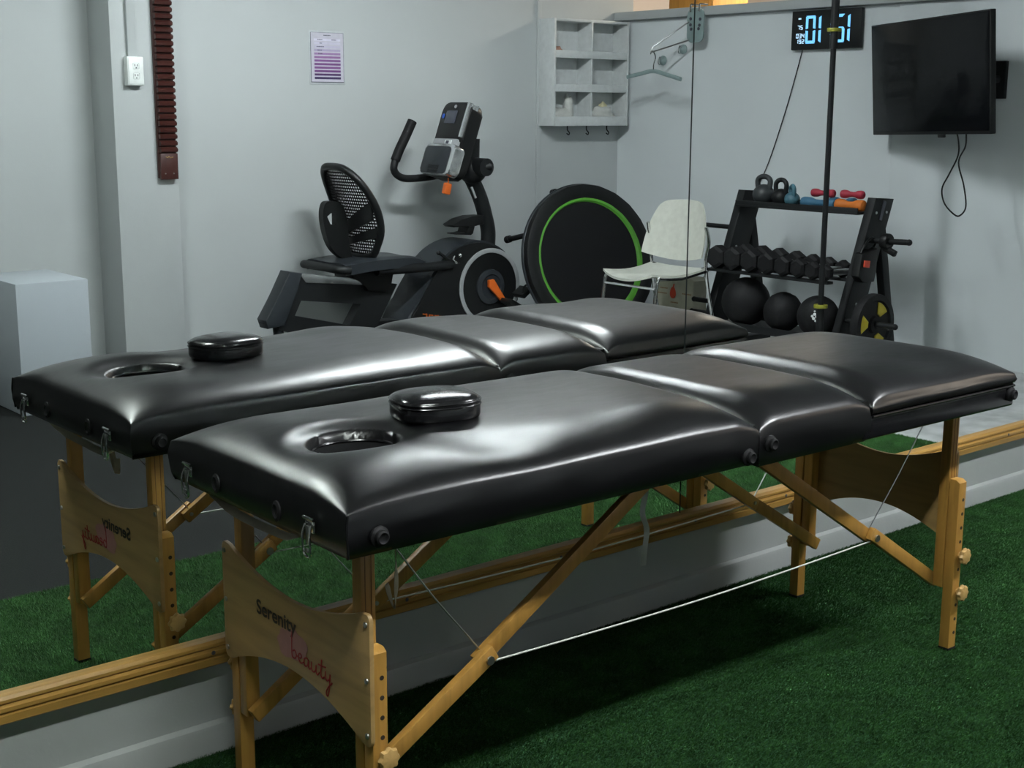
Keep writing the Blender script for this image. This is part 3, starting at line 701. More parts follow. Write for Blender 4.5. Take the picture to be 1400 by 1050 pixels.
bm = B(); prism(bm, [T(-.04, -.118, .0), T(-.04, -.100, .0), T(-.036, -.100, .20), T(-.036, -.118, .20)], tilt @ Vector((.03, 0, 0)), bev=.003); obj('silver_side_trim', bm, SILVER, bk)
bm = B(); prism(bm, [T(-.040, y, z-.035) for y, z in rrect(.22, .045, .012)], tilt @ Vector((.02, 0, 0)), bev=.003); obj('console_band', bm, GREYP, bk)
bm = B(); box(bm, T(-.044, -.035, -.035), (.006, .052, .030), tilt, .006); q = obj('button_pad', bm, WHITEP, bk); q['label'] = 'pale button pad'
bm = B(); box(bm, T(-.048, -.030, -.035), (.004, .026, .018), tilt, .003); obj('button', bm, INK, bk)
bm = B(); prism(bm, [T(-.060, y, z-.135) for y, z in rrect(.272, .175, .03)], tilt @ Vector((.07, 0, 0)), bev=.008); obj('speaker_case', bm, SILVER, bk)
bm = B(); prism(bm, [T(-.064, y+.012, z-.142) for y, z in rrect(.230, .155, .02)], tilt @ Vector((.012, 0, 0)), bev=.004); q = obj('speaker_panel', bm, DARKG, bk)
bm = B()
for i in range(5): box(bm, T(-.066, .01, -.175-.010*i), (.003, .09, .004), tilt)
obj('speaker_grille', bm, BLACKP, bk)
bm = B(); ball(bm, (4.80, 3.73, .955), .082, 20, sc=(1.0, 1.0, .95)); cyl(bm, (4.80, 3.60, .975), (4.80, 3.90, .975), .050, n=18); cyl(bm, (4.795, 3.75, .98), (4.80, 3.75, 1.13), .055, n=14); obj('console_joint', bm, BLACKM, bk)
for s, yy in ((1, 3.93), (-1, 3.60)):
    pts = [(4.80, yy-s*.06, .955), (4.66, yy-s*.02, .918), (4.50, yy, .908), (4.43, yy, .925), (4.40, yy, .965), (4.415, yy, 1.02)] if s > 0 else [(4.78, yy+.05, .97), (4.80, yy+.02, .975), (4.83, yy, .98)]
    bm = B(); tube(bm, spline(pts), .021, 12); hb = obj('handlebar', bm, BLACKM, bk)
    if s > 0:
        bm = B(); tube(bm, spline([(4.410, yy, 1.01), (4.44, yy, 1.07), (4.485, yy, 1.145), (4.53, yy, 1.225)]), .027, 14); obj('grip', bm, RUBB, hb)
bm = B(); box(bm, (4.565, 3.66, .862), (.042, .03, .062), Matrix.Rotation(.25, 3, 'Y'), .006); cyl(bm, (4.575, 3.66, .89), (4.59, 3.68, .925), .004, n=8); q = obj('safety_key', bm, ORANGE, bk); q['label'] = 'orange safety key'

# ------------------------------------------------------------------ mini trampoline leaning on its edge
tr = thing('mini_trampoline', 'round black mini trampoline with green ring standing on edge in the corner', 'trampoline', (5.37, 3.35, 0), seen=True)
Rm = .440; lean = math.radians(14); ld = Vector((.16, 1, 0)).normalized()
nrm = (-ld*math.cos(lean) + Vector((0, 0, 1))*math.sin(lean)).normalized()
upv = (ld*math.sin(lean) + Vector((0, 0, 1))*math.cos(lean)).normalized(); sdv = upv.cross(nrm)
tc_ = Vector((5.37, 3.35, 0)) + Vector((0, 0, 1))*(Rm*upv.z+.018)
TP = lambda a, r, h=0: tc_ + (sdv*math.cos(a)+upv*math.sin(a))*r + nrm*h
bm = B(); lathe(bm, [(Rm*.99, -.035), (Rm, -.02), (Rm, .0), (Rm*.985, .014), (Rm*.93, .022), (Rm*.86, .020), (Rm*.80, .008), (Rm*.80, -.03)], tc_, nrm, 72, lobes=24, la=.003); obj('skirt', bm, BLACKP, tr)
bm = B()
n = 72; ra = []
for i in range(n):
    a = 2*PI*i/n; wd = .012+.020*(1+math.cos(a+.55))/2
    ra.append([bm.verts.new(TP(a, Rm*.80+.006, .010)), bm.verts.new(TP(a, Rm*.80-wd*.5, .013)), bm.verts.new(TP(a, Rm*.80-wd, .004))])
for i in range(n):
    for k in (0, 1): bm.faces.new((ra[i][k], ra[(i+1) % n][k], ra[(i+1) % n][k+1], ra[i][k+1]))
q = obj('ring', bm, GREENR, tr); q['label'] = 'bright green ring'
bm = B(); lathe(bm, [(Rm*.82, -.006), (Rm*.82, 0), (0, .001)], tc_, nrm, 72); obj('mat', bm, MESHD, tr)
bm = B(); tube(bm, [TP(2*PI*i/64, Rm*.985, -.03) for i in range(64)], .014, 10, closed=True); obj('rim', bm, DARKG, tr)
for i in range(6):
    a = PI*2*i/6+PI/2+.12
    if i in (0, 1, 5, 4, 2, 3):
        ln = .20 if math.sin(a) > -.3 else .12
        bm = B(); cyl(bm, TP(a, Rm*.95, -.02), TP(a, Rm*.99, -.02-ln), .0155, n=14); lg = obj('leg', bm, BLACKM, tr)
        bm = B(); cyl(bm, TP(a, Rm*.99, -.005-ln), TP(a, Rm*.995, -.04-ln), .021, n=14); obj('foot', bm, RUBB, lg)

# ------------------------------------------------------------------ white chair with chrome legs
ch = thing('stacking_chair', 'white plastic stacking chair with chrome legs in front of the trampoline', 'chair', (5.3, 2.75, 0), seen=True)
bm = B(); n = 16; G = []
for i in range(n+1):
    a = i/n; row = []
    for j in range(n+1):
        b = j/n*2-1
        wv = .205*(1-.10*(1-a)**2)
        x = 5.085+.40*a - .03*(1-abs(b)**2)*(1-a)**3
        z = .440 - .045*(1-a)**6*0 + .010*abs(b)**3 - .016*math.sin(PI*a) - .030*max(0, 1-a*6)**2*0 + .012*(a**4)
        z -= .026*(1-b*b)*(1-min(1, a*3.2))**2 - .012*(1-b*b)*math.sin(PI*min(1, a*1.1))
        row.append(bm.verts.new((x, 2.765+wv*b+.03*a*0, z)))
    G.append(row)
for i in range(n):
    for j in range(n): bm.faces.new((G[i][j], G[i+1][j], G[i+1][j+1], G[i][j+1]))
r = bmesh.ops.extrude_face_region(bm, geom=bm.faces[:]); bmesh.ops.translate(bm, vec=(0, 0, -.012), verts=[g for g in r['geom'] if isinstance(g, bmesh.types.BMVert)])
obj('seat', bm, CHAIRW, ch)
bm = B(); G = []
for i in range(n+1):
    a = i/n; row = []
    for j in range(n+1):
        b = j/n*2-1; wv = .225-.065*a**2.2
        bend = .045*b*b; zz = .515+.285*a - .03*(1-b*b)*(1-a)**3 + .010*(1-b*b)*a**3 - .022*b**8*a**4
        row.append(bm.verts.new((5.475+.075*a-bend, 2.78+wv*b, zz)))
    G.append(row)
for i in range(n):
    for j in range(n): bm.faces.new((G[i][j], G[i+1][j], G[i+1][j+1], G[i][j+1]))
r = bmesh.ops.extrude_face_region(bm, geom=bm.faces[:]); bmesh.ops.translate(bm, vec=(.010, 0, 0), verts=[g for g in r['geom'] if isinstance(g, bmesh.types.BMVert)])
obj('backrest', bm, CHAIRW, ch)
for s in (-1, 1):
    y = 2.765+s*.195
    bm = B(); tube(bm, spline([(5.13, y, .43), (5.105, y, .36), (5.075, y+s*.01, .0)]), .010, 10); obj('leg', bm, CHROME, ch)
    bm = B(); tube(bm, spline([(5.455, y+s*.02, .68), (5.475, y+s*.025, .60), (5.475, y+s*.01, .46), (5.53, y+s*.01, .22), (5.60, y+s*.015, .0)]), .010, 10); obj('leg', bm, CHROME, ch)
    bm = B(); tube(bm, [(5.12, y, .421), (5.30, y, .412), (5.475, y+s*.01, .44)], .009, 8); obj('side_rail', bm, CHROME, ch)
bm = B(); tube(bm, [(5.105, 2.57, .372), (5.105, 2.96, .372)], .0065, 8); obj('crossbar', bm, CHROME, ch)
bm = B(); tube(bm, spline([(5.475, 2.575, .45), (5.50, 2.68, .43), (5.50, 2.85, .43), (5.475, 2.955, .45)]), .012, 8); obj('crossbar', bm, BLACKM, ch)

# ------------------------------------------------------------------ cream tote behind the chair
tg = thing('tote_bag', 'cream tote bag with a red emblem standing under the white chair', 'bag', (5.76, 3.0, 0), seen=True)
bm = B(); o = [(2.85, 0.0), (3.16, 0.0), (3.165, .20), (3.15, .345), (3.13, .360), (2.87, .357), (2.85, .34), (2.845, .15)]
prism(bm, [(5.70, y, z) for y, z in o], (.11, 0, 0), bev=.010); obj('body', bm, CREAM, tg, ang=45)
for dx in (.012, .098):
    bm = B(); tube(bm, spline([(5.70+dx, 2.93, .345), (5.70+dx, 2.95, .385), (5.70+dx, 3.0, .40), (5.70+dx, 3.05, .385), (5.70+dx, 3.08, .345)]), .006, 8); obj('handle', bm, CREAM, tg)
bm = B(); prism(bm, [(5.698, 3.005+.022*math.cos(a)*(1-.25*math.sin(a)), .262+.034*math.sin(a)) for a in [2*PI*i/20 for i in range(20)]], (-.003, 0, 0)); tube(bm, [(5.697, 3.005, .29), (5.697, 2.998, .312)], .004, 6); q = obj('emblem', bm, REDLAB, tg); q['label'] = 'red berry-shaped emblem'
for y, z, wd in ((3.09, .282, .07), (3.10, .252, .08), (2.91, .262, .08), (3.0, .205, .06), (3.0, .165, .08), (3.02, .135, .06)):
    bm = B()
    for k in range(int(wd/.012)): box(bm, (5.6985, y-wd/2+k*.012, z), (.003, .008, .006))
    obj('printed_line', bm, BROWNT, tg)

# ------------------------------------------------------------------ dumbbell rack
rk = thing('dumbbell_rack', 'black slanted three-tier weight rack against the right wall', 'weight rack', (5.7, 2.18, 0), seen=True)
XF = lambda z: 5.48+.36*z
def post(y0, y1, zt=.865):
    return [(XF(0), y0, .0), (XF(0)+.155, y0, .0), (XF(zt)+.155, y0, zt-.01), (XF(zt), y0, zt)]
for y0, y1 in ((2.575, 2.625), (1.725, 1.775)):
    bm = B(); prism(bm, post(y0, y1), (0, y1-y0, 0), bev=.004); pt = obj('post', bm, BLACKM, rk)
    bm = B(); box(bm, (5.72, (y0+y1)/2, .025), (.66, .07, .05), bev=.006); obj('base_foot', bm, BLACKM, rk)
    bm = B(); bar(bm, (6.02, (y0+y1)/2, .03), (5.87, (y0+y1)/2, .70), .045, .05); obj('rear_strut', bm, BLACKM, rk)
    for dx, z in ((.035, .79), (.12, .79), (.05, .56), (.07, .34)):
        bm = B(); cyl(bm, (XF(z)+dx, y0-.004, z), (XF(z)+dx, y0+.002, z), .007, n=10); obj('bolt', bm, STEEL, pt)
bm = B(); box(bm, (XF(.8)+.08, 1.722, .80), (.022, .006, .10), Matrix.Rotation(.34, 3, 'Y')); obj('post_slot', bm, INK, pt)
bm = B(); box(bm, (5.83, 2.175, .786), (.24, .80, .012), bev=.002); box(bm, (5.715, 2.175, .797), (.008, .80, .034), bev=.002); box(bm, (5.945, 2.175, .80), (.008, .80, .04), bev=.002); obj('top_tray', bm, BLACKM, rk)
for x, z in ((5.52, .452), (5.735, .448)):
    bm = B(); box(bm, (x, 2.175, z), (.05, .80, .014), None, .002); obj('dumbbell_rail', bm, BLACKM, rk)
bm = B(); box(bm, (5.66, 2.175, .150), (.30, .80, .014), bev=.002); box(bm, (5.51, 2.175, .163), (.008, .80, .04), bev=.002); q = obj('bottom_tray', bm, BLACKM, rk)
for p0, p1, r in (((5.83, 2.61, .652), (5.83, 2.91, .652), .0135), ((5.62, 2.61, .257), (5.62, 2.77, .257), .0135), ((5.56, 2.61, .20), (5.56, 2.73, .20), .0135), ((5.75, 1.74, .655), (5.75, 1.49, .662), .0145), ((5.60, 1.74, .265), (5.60, 1.44, .265), .014)):
    bm = B(); cyl(bm, p0, p1, r, n=14); d = (Vector(p1)-Vector(p0)).normalized(); ball(bm, p1, r*1.12, 12); obj('storage_peg', bm, BLACKM, rk)

def kettlebell(c, r, h, m, label, turn=0.0, hr=.011, hw=.8):
    t = thing('kettlebell', label, 'kettlebell', c, 'kettlebells on the rack top tray', seen=True)
    x, y, z = c
    bm = B(); ball(bm, (x, y, z+r*.90), r, 24, sc=(1, 1, .93)); lathe(bm, [(r*.62, 0), (r*.70, .004), (r*.70, r*.3)], (x, y, z), (0, 0, 1), 24); obj('body', bm, m, t)
    dv = Vector((math.sin(turn), math.cos(turn), 0)); z0 = z+r*1.55
    P = [Vector((x, y, z0-.012))+dv*r*.62*hw, Vector((x, y, z0+(z+h-z0)*.45))+dv*r*.72*hw, Vector((x, y, z+h-hr-.006))+dv*r*.45*hw, Vector((x, y, z+h-hr)), Vector((x, y, z+h-hr-.006))-dv*r*.45*hw, Vector((x, y, z0+(z+h-z0)*.45))-dv*r*.72*hw, Vector((x, y, z0-.012))-dv*r*.62*hw]
    bm = B(); tube(bm, spline(P, 6), hr, 12); obj('handle', bm, m, t)
kettlebell((5.80, 2.453, .792), .060, .165, GREYK, 'grey kettlebell, largest and first from the chair side of the rack top', 0, .0145, 1.0)
kettlebell((5.80, 2.335, .792), .050, .150, BLACKM, 'black kettlebell between the grey and the teal one on the rack top', 0, .0125, 1.0)
kettlebell((5.80, 2.258, .792), .042, .120, TEALN, 'small teal kettlebell beside the blue dumbbell on the rack top', .6, .0115, 1.0)

def dumbbell(x, y0, y1, z, r, m, label, grp='neoprene hand weights on the rack top'):
    t = thing('hand_weight', label, 'dumbbell', (x, (y0+y1)/2, z-r), grp, seen=True); L_ = y1-y0
    bm = B(); lathe(bm, [(r*.55, 0), (r*.9, .006), (r, .018), (r*.95, L_*.26), (r*.66, L_*.38), (r*.60, L_*.5), (r*.66, L_*.62), (r*.95, L_*.74), (r, L_-.018), (r*.9, L_-.006), (r*.55, L_)], (x, y0, z), (0, 1, 0), 14)
    obj('weight', bm, m, t)
dumbbell(5.78, 1.955, 2.175, .822, .029, BLUEN, 'blue neoprene hand weight under the red one nearest the kettlebells')
dumbbell(5.87, 1.90, 2.06, .824, .029, BLUEN, 'blue neoprene hand weight behind the orange one on the rack top')
dumbbell(5.77, 1.775, 1.950, .823, .030, ORAN, 'orange neoprene hand weight under a red one on the rack top')
dumbbell(5.775, 1.965, 2.110, .8745, .022, REDN, 'red neoprene hand weight lying on the blue one beside the kettlebells')
dumbbell(5.775, 1.785, 1.925, .8765, .022, REDN, 'red neoprene hand weight lying on the orange one at the rack end')

places = ['largest, at the chair end of the row', 'second from the chair end of the row', 'third from the chair end of the row', 'fourth from the chair end of the row',
          'fifth from the chair end of the row', 'third from the plate end of the row', 'second from the plate end of the row', 'smallest, at the plate end of the row']
yy = [2.507, 2.393, 2.278, 2.165, 2.058, 1.958, 1.868, 1.79]; rr = [.058, .058, .056, .053, .049, .046, .042, .038]
for y, r, pl in zip(yy, rr, places):
    t = thing('hex_dumbbell', 'black hex dumbbell on the middle rack tier, ' + pl, 'dumbbell', (5.63, y, .47), 'hex dumbbells on the middle tier', seen=True)
    zc = .466+r*1.0; a = Vector((1, 0, -.03)).normalized(); c0 = Vector((5.475, y, zc)); hl = r*1.35
    for d0, d1 in ((0, hl), (.30-hl, .30)):
        bm = B(); e = .012
        lathe(bm, [(r*.80, d0), (r*1.08, d0+e), (r*1.08, d1-e), (r*.80, d1)], c0, a, 6, a0=PI/6); obj('head', bm, RUBB, t, ang=20)
    bm = B(); tube(bm, [c0+a*s for s in (hl-.01, .11, .15, .19, .31-hl)], [.014, .015, .017, .015, .014], 12); obj('handle', bm, STEEL, t)

def slam(c, r, label, ridges=False):
    t = thing('slam_ball', label, 'exercise ball', (c[0], c[1], c[2]-r), 'slam balls on the bottom tier', seen=True)
    bm = B(); ball(bm, c, r, 40)
    if ridges:
        for v in bm.verts:
            d = (v.co-Vector(c)); 
            if d.length > 1e-6: v.co += d.normalized()*.0016*math.sin(d.z/r*40)
    obj('ball', bm, RUBB, t); return t
slam((5.60, 2.378, .288), .130, 'large black slam ball on the bottom rack tier beside the chair')
b2_ = slam((5.60, 2.125, .261), .103, 'textured black slam ball between the two other balls', True)
b3_ = slam((5.59, 1.892, .265), .107, 'black slam ball with a white mark at the plate end of the tier')
bm = B(); vd = Vector((-5.6, -(1.892+2.37), .9)).normalized(); b3c = Vector((5.59, 1.892, .265)); ux = vd.cross(Vector((0, 0, 1))).normalized(); uy = ux.cross(vd).normalized()
for a, b, s in ((-.018, .012, .008), (-.030, .002, .007), (-.008, .0, .007), (-.022, -.010, .008), (-.012, -.022, .006), (-.018, .028, .005)):
    d = (vd*1.0+ux*(a/.107)*-1+uy*(b/.107)).normalized(); p = b3c+d*.1065
    lathe(bm, [(s, 0), (s*.8, .0016), (0, .0018)], p, d, 8)
obj('white_mark', bm, WHITEL, b3_)

# grooved weight plate with yellow insets on the low peg
t = thing('weight_plate', 'round black weight plate with yellow insets hung on the low rack peg', 'weight plate', (5.60, 1.60, .11), seen=True)
pc = Vector((5.60, 1.585, .262)); PRr = .153
bm = B(); lathe(bm, [(.016, -.012), (PRr*.93, -.012), (PRr*.985, -.008), (PRr, 0), (PRr, .028), (PRr*.985, .036), (PRr*.80, .036), (PRr*.76, .024), (PRr*.30, .024), (PRr*.26, .036), (.016, .036), (.016, -.012)], pc, (0, -1, 0), 48); obj('disc', bm, RUBB, t)
for k in range(3):
    bm = B(); a0 = PI*2*k/3+.95; pts = []
    for i in range(9): a = a0-.42+.84*i/8; pts.append((pc.x+PRr*.73*math.cos(a), pc.y-.024, pc.z+PRr*.73*math.sin(a)))
    for i in range(5): a = a0+.25-.50*i/4; pts.append((pc.x+PRr*.36*math.cos(a), pc.y-.024, pc.z+PRr*.36*math.sin(a)))
    prism(bm, pts, (0, -.006, 0), bev=.002); q = obj('inset', bm, YELLOW, t); q['label'] = 'yellow inset'
# clamp collar and pouch on the upper peg
t = thing('clamp_collar', 'black spring clamp collar on the upper rack peg', 'barbell collar', (5.75, 1.61, .60), seen=True)
bm = B(); lathe(bm, [(.016, 0), (.038, 0), (.040, .006), (.040, .034), (.036, .040), (.016, .040), (.016, 0)], (5.75, 1.64, .658), (0, -1, 0), 24); obj('ring', bm, BLACKP, t)
bm = B(); box(bm, (5.75, 1.595, .612), (.026, .07, .030), Matrix.Rotation(.4, 3, 'X'), .005); obj('lever', bm, BLACKP, t)
t = thing('hanging_pouch', 'black pouch with a red label hanging on the side of the rack', 'pouch', (5.69, 1.69, .45), seen=True)
bm = B(); prism(bm, [(5.62, 1.665, .60), (5.75, 1.665, .62), (5.75, 1.665, .50), (5.735, 1.665, .452), (5.64, 1.665, .455), (5.60, 1.665, .49)], (0, .055, 0), bev=.012); obj('body', bm, BLACKP, t)
bm = B(); box(bm, (5.655, 1.661, .548), (.048, .006, .034), Matrix.Rotation(.12, 3, 'Y'), .002); q = obj('label_patch', bm, REDLAB, t); q['label'] = 'red label'
bm = B(); tube(bm, spline([(5.64, 1.69, .60), (5.68, 1.69, .648), (5.73, 1.69, .672), (5.76, 1.69, .645), (5.73, 1.69, .61)]), .006, 8); obj('loop', bm, BLACKP, t)

# ------------------------------------------------------------------ upright barbell in front of the rack
t = thing('barbell', 'black barbell with lime collar rings standing upright in front of the rack', 'barbell', (5.40, 1.735, 0), seen=True)
X, Y = 5.40, 1.735
bm = B(); cyl(bm, (X, Y, .33), (X, Y, 1.70), .0135, n=16); obj('shaft', bm, BLACKM, t)
for s, z0, z1, zr in ((1, 1.58, 2.10, 1.666), (-1, 0.0, .355, .352)):
    bm = B(); cyl(bm, (X, Y, z0), (X, Y, z1), .0190, n=18); sl = obj('sleeve', bm, BLACKM, t)
    bm = B(); lathe(bm, [(.0195, -.008), (.033, -.008), (.034, -.004), (.034, .004), (.033, .008), (.0195, .008)], (X, Y, zr), (0, 0, 1), 24); q = obj('ring', bm, YGREEN, sl)

# ------------------------------------------------------------------ television on a swivel bracket
pL, pR = Vector((6.170, 2.062, 0)), Vector((5.802, 1.150, 0)); ex = (pR-pL).normalized(); nz_ = Vector((ex.y, -ex.x, 0)); nz_ = nz_ if nz_.x < 0 else -nz_
tvw, tvh = (pR-pL).length, .565; mid = (pL+pR)/2; zc = 1.459
TV = lambda a, d, z: mid + ex*a + nz_*d + Vector((0, 0, z))
ROLLT = Matrix.Rotation(math.radians(1.3), 3, nz_) @ Matrix.Rotation(math.radians(4.0), 3, ex)
TV = lambda a, d, z: mid + Vector((0, 0, zc)) + ROLLT @ (ex*a + nz_*d + Vector((0, 0, z-zc)))
Rtv = ROLLT @ Matrix((ex, Vector((-nz_.x, -nz_.y, 0)), Vector((0, 0, 1)))).transposed()
tilt_up = Matrix.Identity(3)
t = thing('television', 'large black flat screen television on a swivel wall bracket', 'television', (mid.x, mid.y, zc-tvh/2), seen=True)
bm = B(); box(bm, TV(0, -.018, zc), (tvw, .030, tvh), Rtv, .004); obj('cabinet', bm, BLACKP, t)
bm = B(); box(bm, TV(0, -.0022, zc+.004), (tvw-.016, .003, tvh-.024), Rtv, .0005); obj('screen', bm, SCREEN, t)
bm = B(); box(bm, TV(.0, -.055, zc-.05), (tvw*.72, .05, tvh*.62), Rtv, .015); obj('rear_housing', bm, BLACKP, t)
bm = B(); box(bm, TV(tvw*.10, -.014, zc-tvh/2-.008), (.045, .018, .016), Rtv, .003); obj('sensor', bm, BLACKP, t)
bm = B(); box(bm, (6.328, 1.41, 1.447), (.03, .068, .185), bev=.004); box(bm, TV(0, -.085, zc), (.20, .012, .24), Rtv, .003)
tube(bm, [(6.318, 1.41, 1.45), (6.20, 1.52, 1.45), TV(0, -.09, zc)+Vector((0, 0, -.01))], .018, 10); obj('wall_bracket', bm, BLACKM, t)
P = [TV(.19, -.03, 1.20), (5.93, 1.37, 1.15), (5.93, 1.368, 1.08), (5.93, 1.41, .99), (5.93, 1.443, .92), (5.93, 1.425, .85), (5.93, 1.37, .80), (5.93, 1.335, .795), (5.93, 1.306, .84), (5.93, 1.325, .94), (5.93, 1.362, 1.05), (5.93, 1.330, 1.13), TV(.27, -.03, 1.20)]
obj('power_cable', tube(B(), spline(P, 6), .0042, 6), BLACKP, t)

# ------------------------------------------------------------------ LED wall clock (built as its mirror image reads)
cl = thing('wall_clock', 'black digital wall clock with pale blue glowing digits on the partition', 'clock', (6.345, 2.49, 1.63), seen=True)
cyl0, cyr, cz0, cz1 = 2.724, 2.253, 1.628, 1.841
bm = B(); box(bm, (6.328, (cyl0+cyr)/2, (cz0+cz1)/2), (.030, cyl0-cyr, cz1-cz0), bev=.004); obj('case', bm, BLACKP, cl)
CK = lambda s, t: (cyl0+(cyr-cyl0)*s, cz0+(cz1-cz0)*t)
SEG = {'0': 'abcdef', '1': 'bc', '2': 'abged', '3': 'abgcd', '4': 'fgbc', '5': 'afgcd', '7': 'abc', '9': 'afgbcd'}
def digit(bm, d, s0, s1, t0, t1, th):
    y0, z0 = CK(s0, t0); y1, z1 = CK(s1, t1); zm = (z0+z1)/2; g = th*.12; x = 6.3125
    def poly(p): prism(bm, [(x, a, b) for a, b in p], (-.002, 0, 0))
    dy = -1 if y1 < y0 else 1
    def hor(z, up):
        a, b = y0+dy*g, y1-dy*g
        poly([(a, z), (b, z), (b-dy*th, z-up*th), (a+dy*th, z-up*th)])
    for c in SEG[d]:
        if c == 'a': hor(z1, 1)
        if c == 'd': hor(z0, -1)
        if c == 'g': poly([(y0+dy*th*.6, zm-th*.5), (y1-dy*th*.6, zm-th*.5), (y1-dy*g, zm), (y1-dy*th*.6, zm+th*.5), (y0+dy*th*.6, zm+th*.5), (y0+dy*g, zm)])
        yv = {'f': y0, 'e': y0, 'b': y1, 'c': y1}.get(c)
        if yv is not None:
            q = dy*th*(1 if yv == y0 else -1); za, zb = (zm+g, z1-g) if c in 'fb' else (z0+g, zm-g)
            top = zb-(th*.7 if c in 'fb' else th*.35); bot = za+(th*.7 if c in 'ec' else th*.35)
            poly([(yv, za+g), (yv, zb-g), (yv+q, top), (yv+q, bot)])
for d, s0, s1 in (('0', .215, .355), ('1', .30, .438), ('5', .635, .775), ('1', .70, .852)):
    bm = B(); digit(bm, d, s0, s1, .155, .865, .0155); obj('digit', bm, DIGIT, cl, ang=20)
for tt in (.62, .36):
    y, z = CK(.582, tt); bm = B(); cyl(bm, (6.3125, y, z), (6.3105, y, z), .0045, n=12); obj('colon_dot', bm, DIGIT, cl)
for row, s0, t0, t1 in (('75', .09, .52, .63), ('034', .075, .30, .42), ('192', .075, .16, .27)):
    bm = B(); wd = .034
    for i, d in enumerate(row): digit(bm, d, s0+i*(wd+.010), s0+i*(wd+.010)+wd, t0, t1, .0042)
    obj('small_digits', bm, DIGITW, cl, ang=20)
bm = B(); y, z = CK(.12, .80); box(bm, (6.3125, y, z), (.002, .018, .008)); obj('small_digits', bm, DIGITW, cl)
P = [(6.340, 2.66, 1.635), (6.342, 2.70, 1.50), (6.343, 2.78, 1.25), (6.343, 2.90, .94), (6.343, 3.07, .66), (6.343, 3.25, .39), (6.343, 3.50, .12), (6.33, 3.62, .01)]
obj('power_cord', tube(B(), spline(P, 6), .0028, 6), BLACKP, cl)

# ------------------------------------------------------------------ cubby shelf with cloths and hooks
cs = thing('cubby_shelf', 'white wall shelf of six open cubbies with hooks below', 'shelf', (5.97, 4.14, 1.19), seen=True)
x0, x1, yf, yb, zb, zt = 5.652, 6.292, 4.005, 4.148, 1.192, 1.838
for x in (x0+.008, x1-.008):
    bm = B(); box(bm, (x, (yf+yb)/2, (zb+zt)/2), (.016, yb-yf, zt-zb), bev=.002); obj('side_panel', bm, WHITEP, cs)
bm = B(); box(bm, ((x0+x1)/2, (yf+yb)/2, (zb+zt)/2), (.014, yb-yf-.006, zt-zb-.01), bev=.002); obj('divider', bm, WHITEP, cs)
bm = B(); box(bm, ((x0+x1)/2, yb-.004, (zb+zt)/2), (x1-x0-.01, .008, zt-zb-.01)); obj('back_panel', bm, WHITEP, cs)
for z, h in ((1.83, .016), (1.622, .014), (1.418, .014), (1.222, .014)):
    bm = B(); box(bm, ((x0+x1)/2, (yf+yb)/2, z), (x1-x0-.03, yb-yf-.008, h), bev=.002)
    if z < 1.8: box(bm, ((x0+x1)/2, yf+.007, z+.004 if z > 1.3 else 1.2205), (x1-x0-.03, .012, .046 if z > 1.3 else .057), bev=.003)
    obj('board', bm, WHITEP, cs)
for x in (5.80, 5.963, 6.14):
    bm = B(); tube(bm, spline([(x, 4.04, 1.198), (x, 4.04, 1.168), (x+.012, 4.035, 1.150), (x+.002, 4.03, 1.138), (x-.016, 4.028, 1.146)]), .0038, 8); q = obj('hook', bm, BLACKM, cs); q['label'] = 'black hook'
def cloth(c, s, m, label, seed):
    bm = B(); ball(bm, (0, 0, 0), 1, 26)
    for v in bm.verts:
        d = v.co.copy(); k = 1+.35*noise.noise(d*1.6+Vector((seed, 0, 0)))+.16*noise.noise(d*4+Vector((0, seed, 0)))
        v.co = Vector((c[0]+d.x*s[0]*k, c[1]+d.y*s[1]*min(k, 1.1), c[2]+max(-.55, d.z*k)*s[2]+.55*s[2]))
    single('folded_cloth', bm, m, label, 'cloth', (c[0], c[1], c[2]), 'cloths in the cubbies', seen=True, ang=80)
cloth((5.735, 4.09, 1.632), (.050, .035, .030), BROWNC, 'small brown cloth in the top cubby', 2.0)
cloth((5.785, 4.08, 1.232), (.090, .038, .046), WHITEC, 'low white cloth heap in the bottom cubby on the pilaster side', 5.0)
cloth((5.845, 4.085, 1.232), (.034, .030, .100), WHITEC, 'upright twisted white cloth in the bottom cubby', 9.0)
cloth((6.128, 4.08, 1.232), (.112, .038, .050), WHITEC, 'wide white cloth in the bottom cubby nearest the corner', 12.0)
cloth((6.16, 4.10, 1.242), (.045, .026, .062), YELC, 'pale yellow cloth behind the wide white one', 15.0)

# ------------------------------------------------------------------ hooks over the ledge and clear hanger
t = thing('ledge_hook', 'clear teal plastic hook plate over the partition ledge holding a swing arm', 'hook', (6.235, 3.39, 1.70), seen=True)
yc = 3.392
bm = B(); prism(bm, [(6.235, yc-y, 1.79+z) for y, z in rrect(.132, .20, .040)], (.010, 0, 0), bev=.002); obj('plate', bm, CLEART, t)
for dy, dz in ((-.04, .035), (.036, .040), (-.036, .0), (.036, .005), (-.03, -.02), (.03, -.02)):
    bm = B(); cyl(bm, (6.2355, yc+dy, 1.79+dz), (6.2325, yc+dy, 1.79+dz), .010, n=10); obj('rivet', bm, INK, t)
for dy in (-.036, .036):
    bm = B(); tube(bm, spline([(6.230, yc+dy, 1.87), (6.232, yc+dy, 1.908), (6.25, yc+dy, 1.914), (6.30, yc+dy, 1.913)]), .006, 8); obj('clip', bm, CHROME, t)
tip = Vector((6.05, 3.56, 1.635))
bm = B(); tube(bm, [(6.232, yc+.045, 1.815), tip+Vector((0, 0, .028)), tip+Vector((-.004, .006, .010)), tip], .0045, 8); tube(bm, [(6.232, yc+.045, 1.705), tip+Vector((.015, 0, .004)), tip], .0045, 8)
lathe(bm, [(.012, 0), (.016, .004), (.012, .008)], tip+Vector((0, 0, -.004)), (0, 0, 1), 16); obj('swing_arm', bm, STEEL, t)
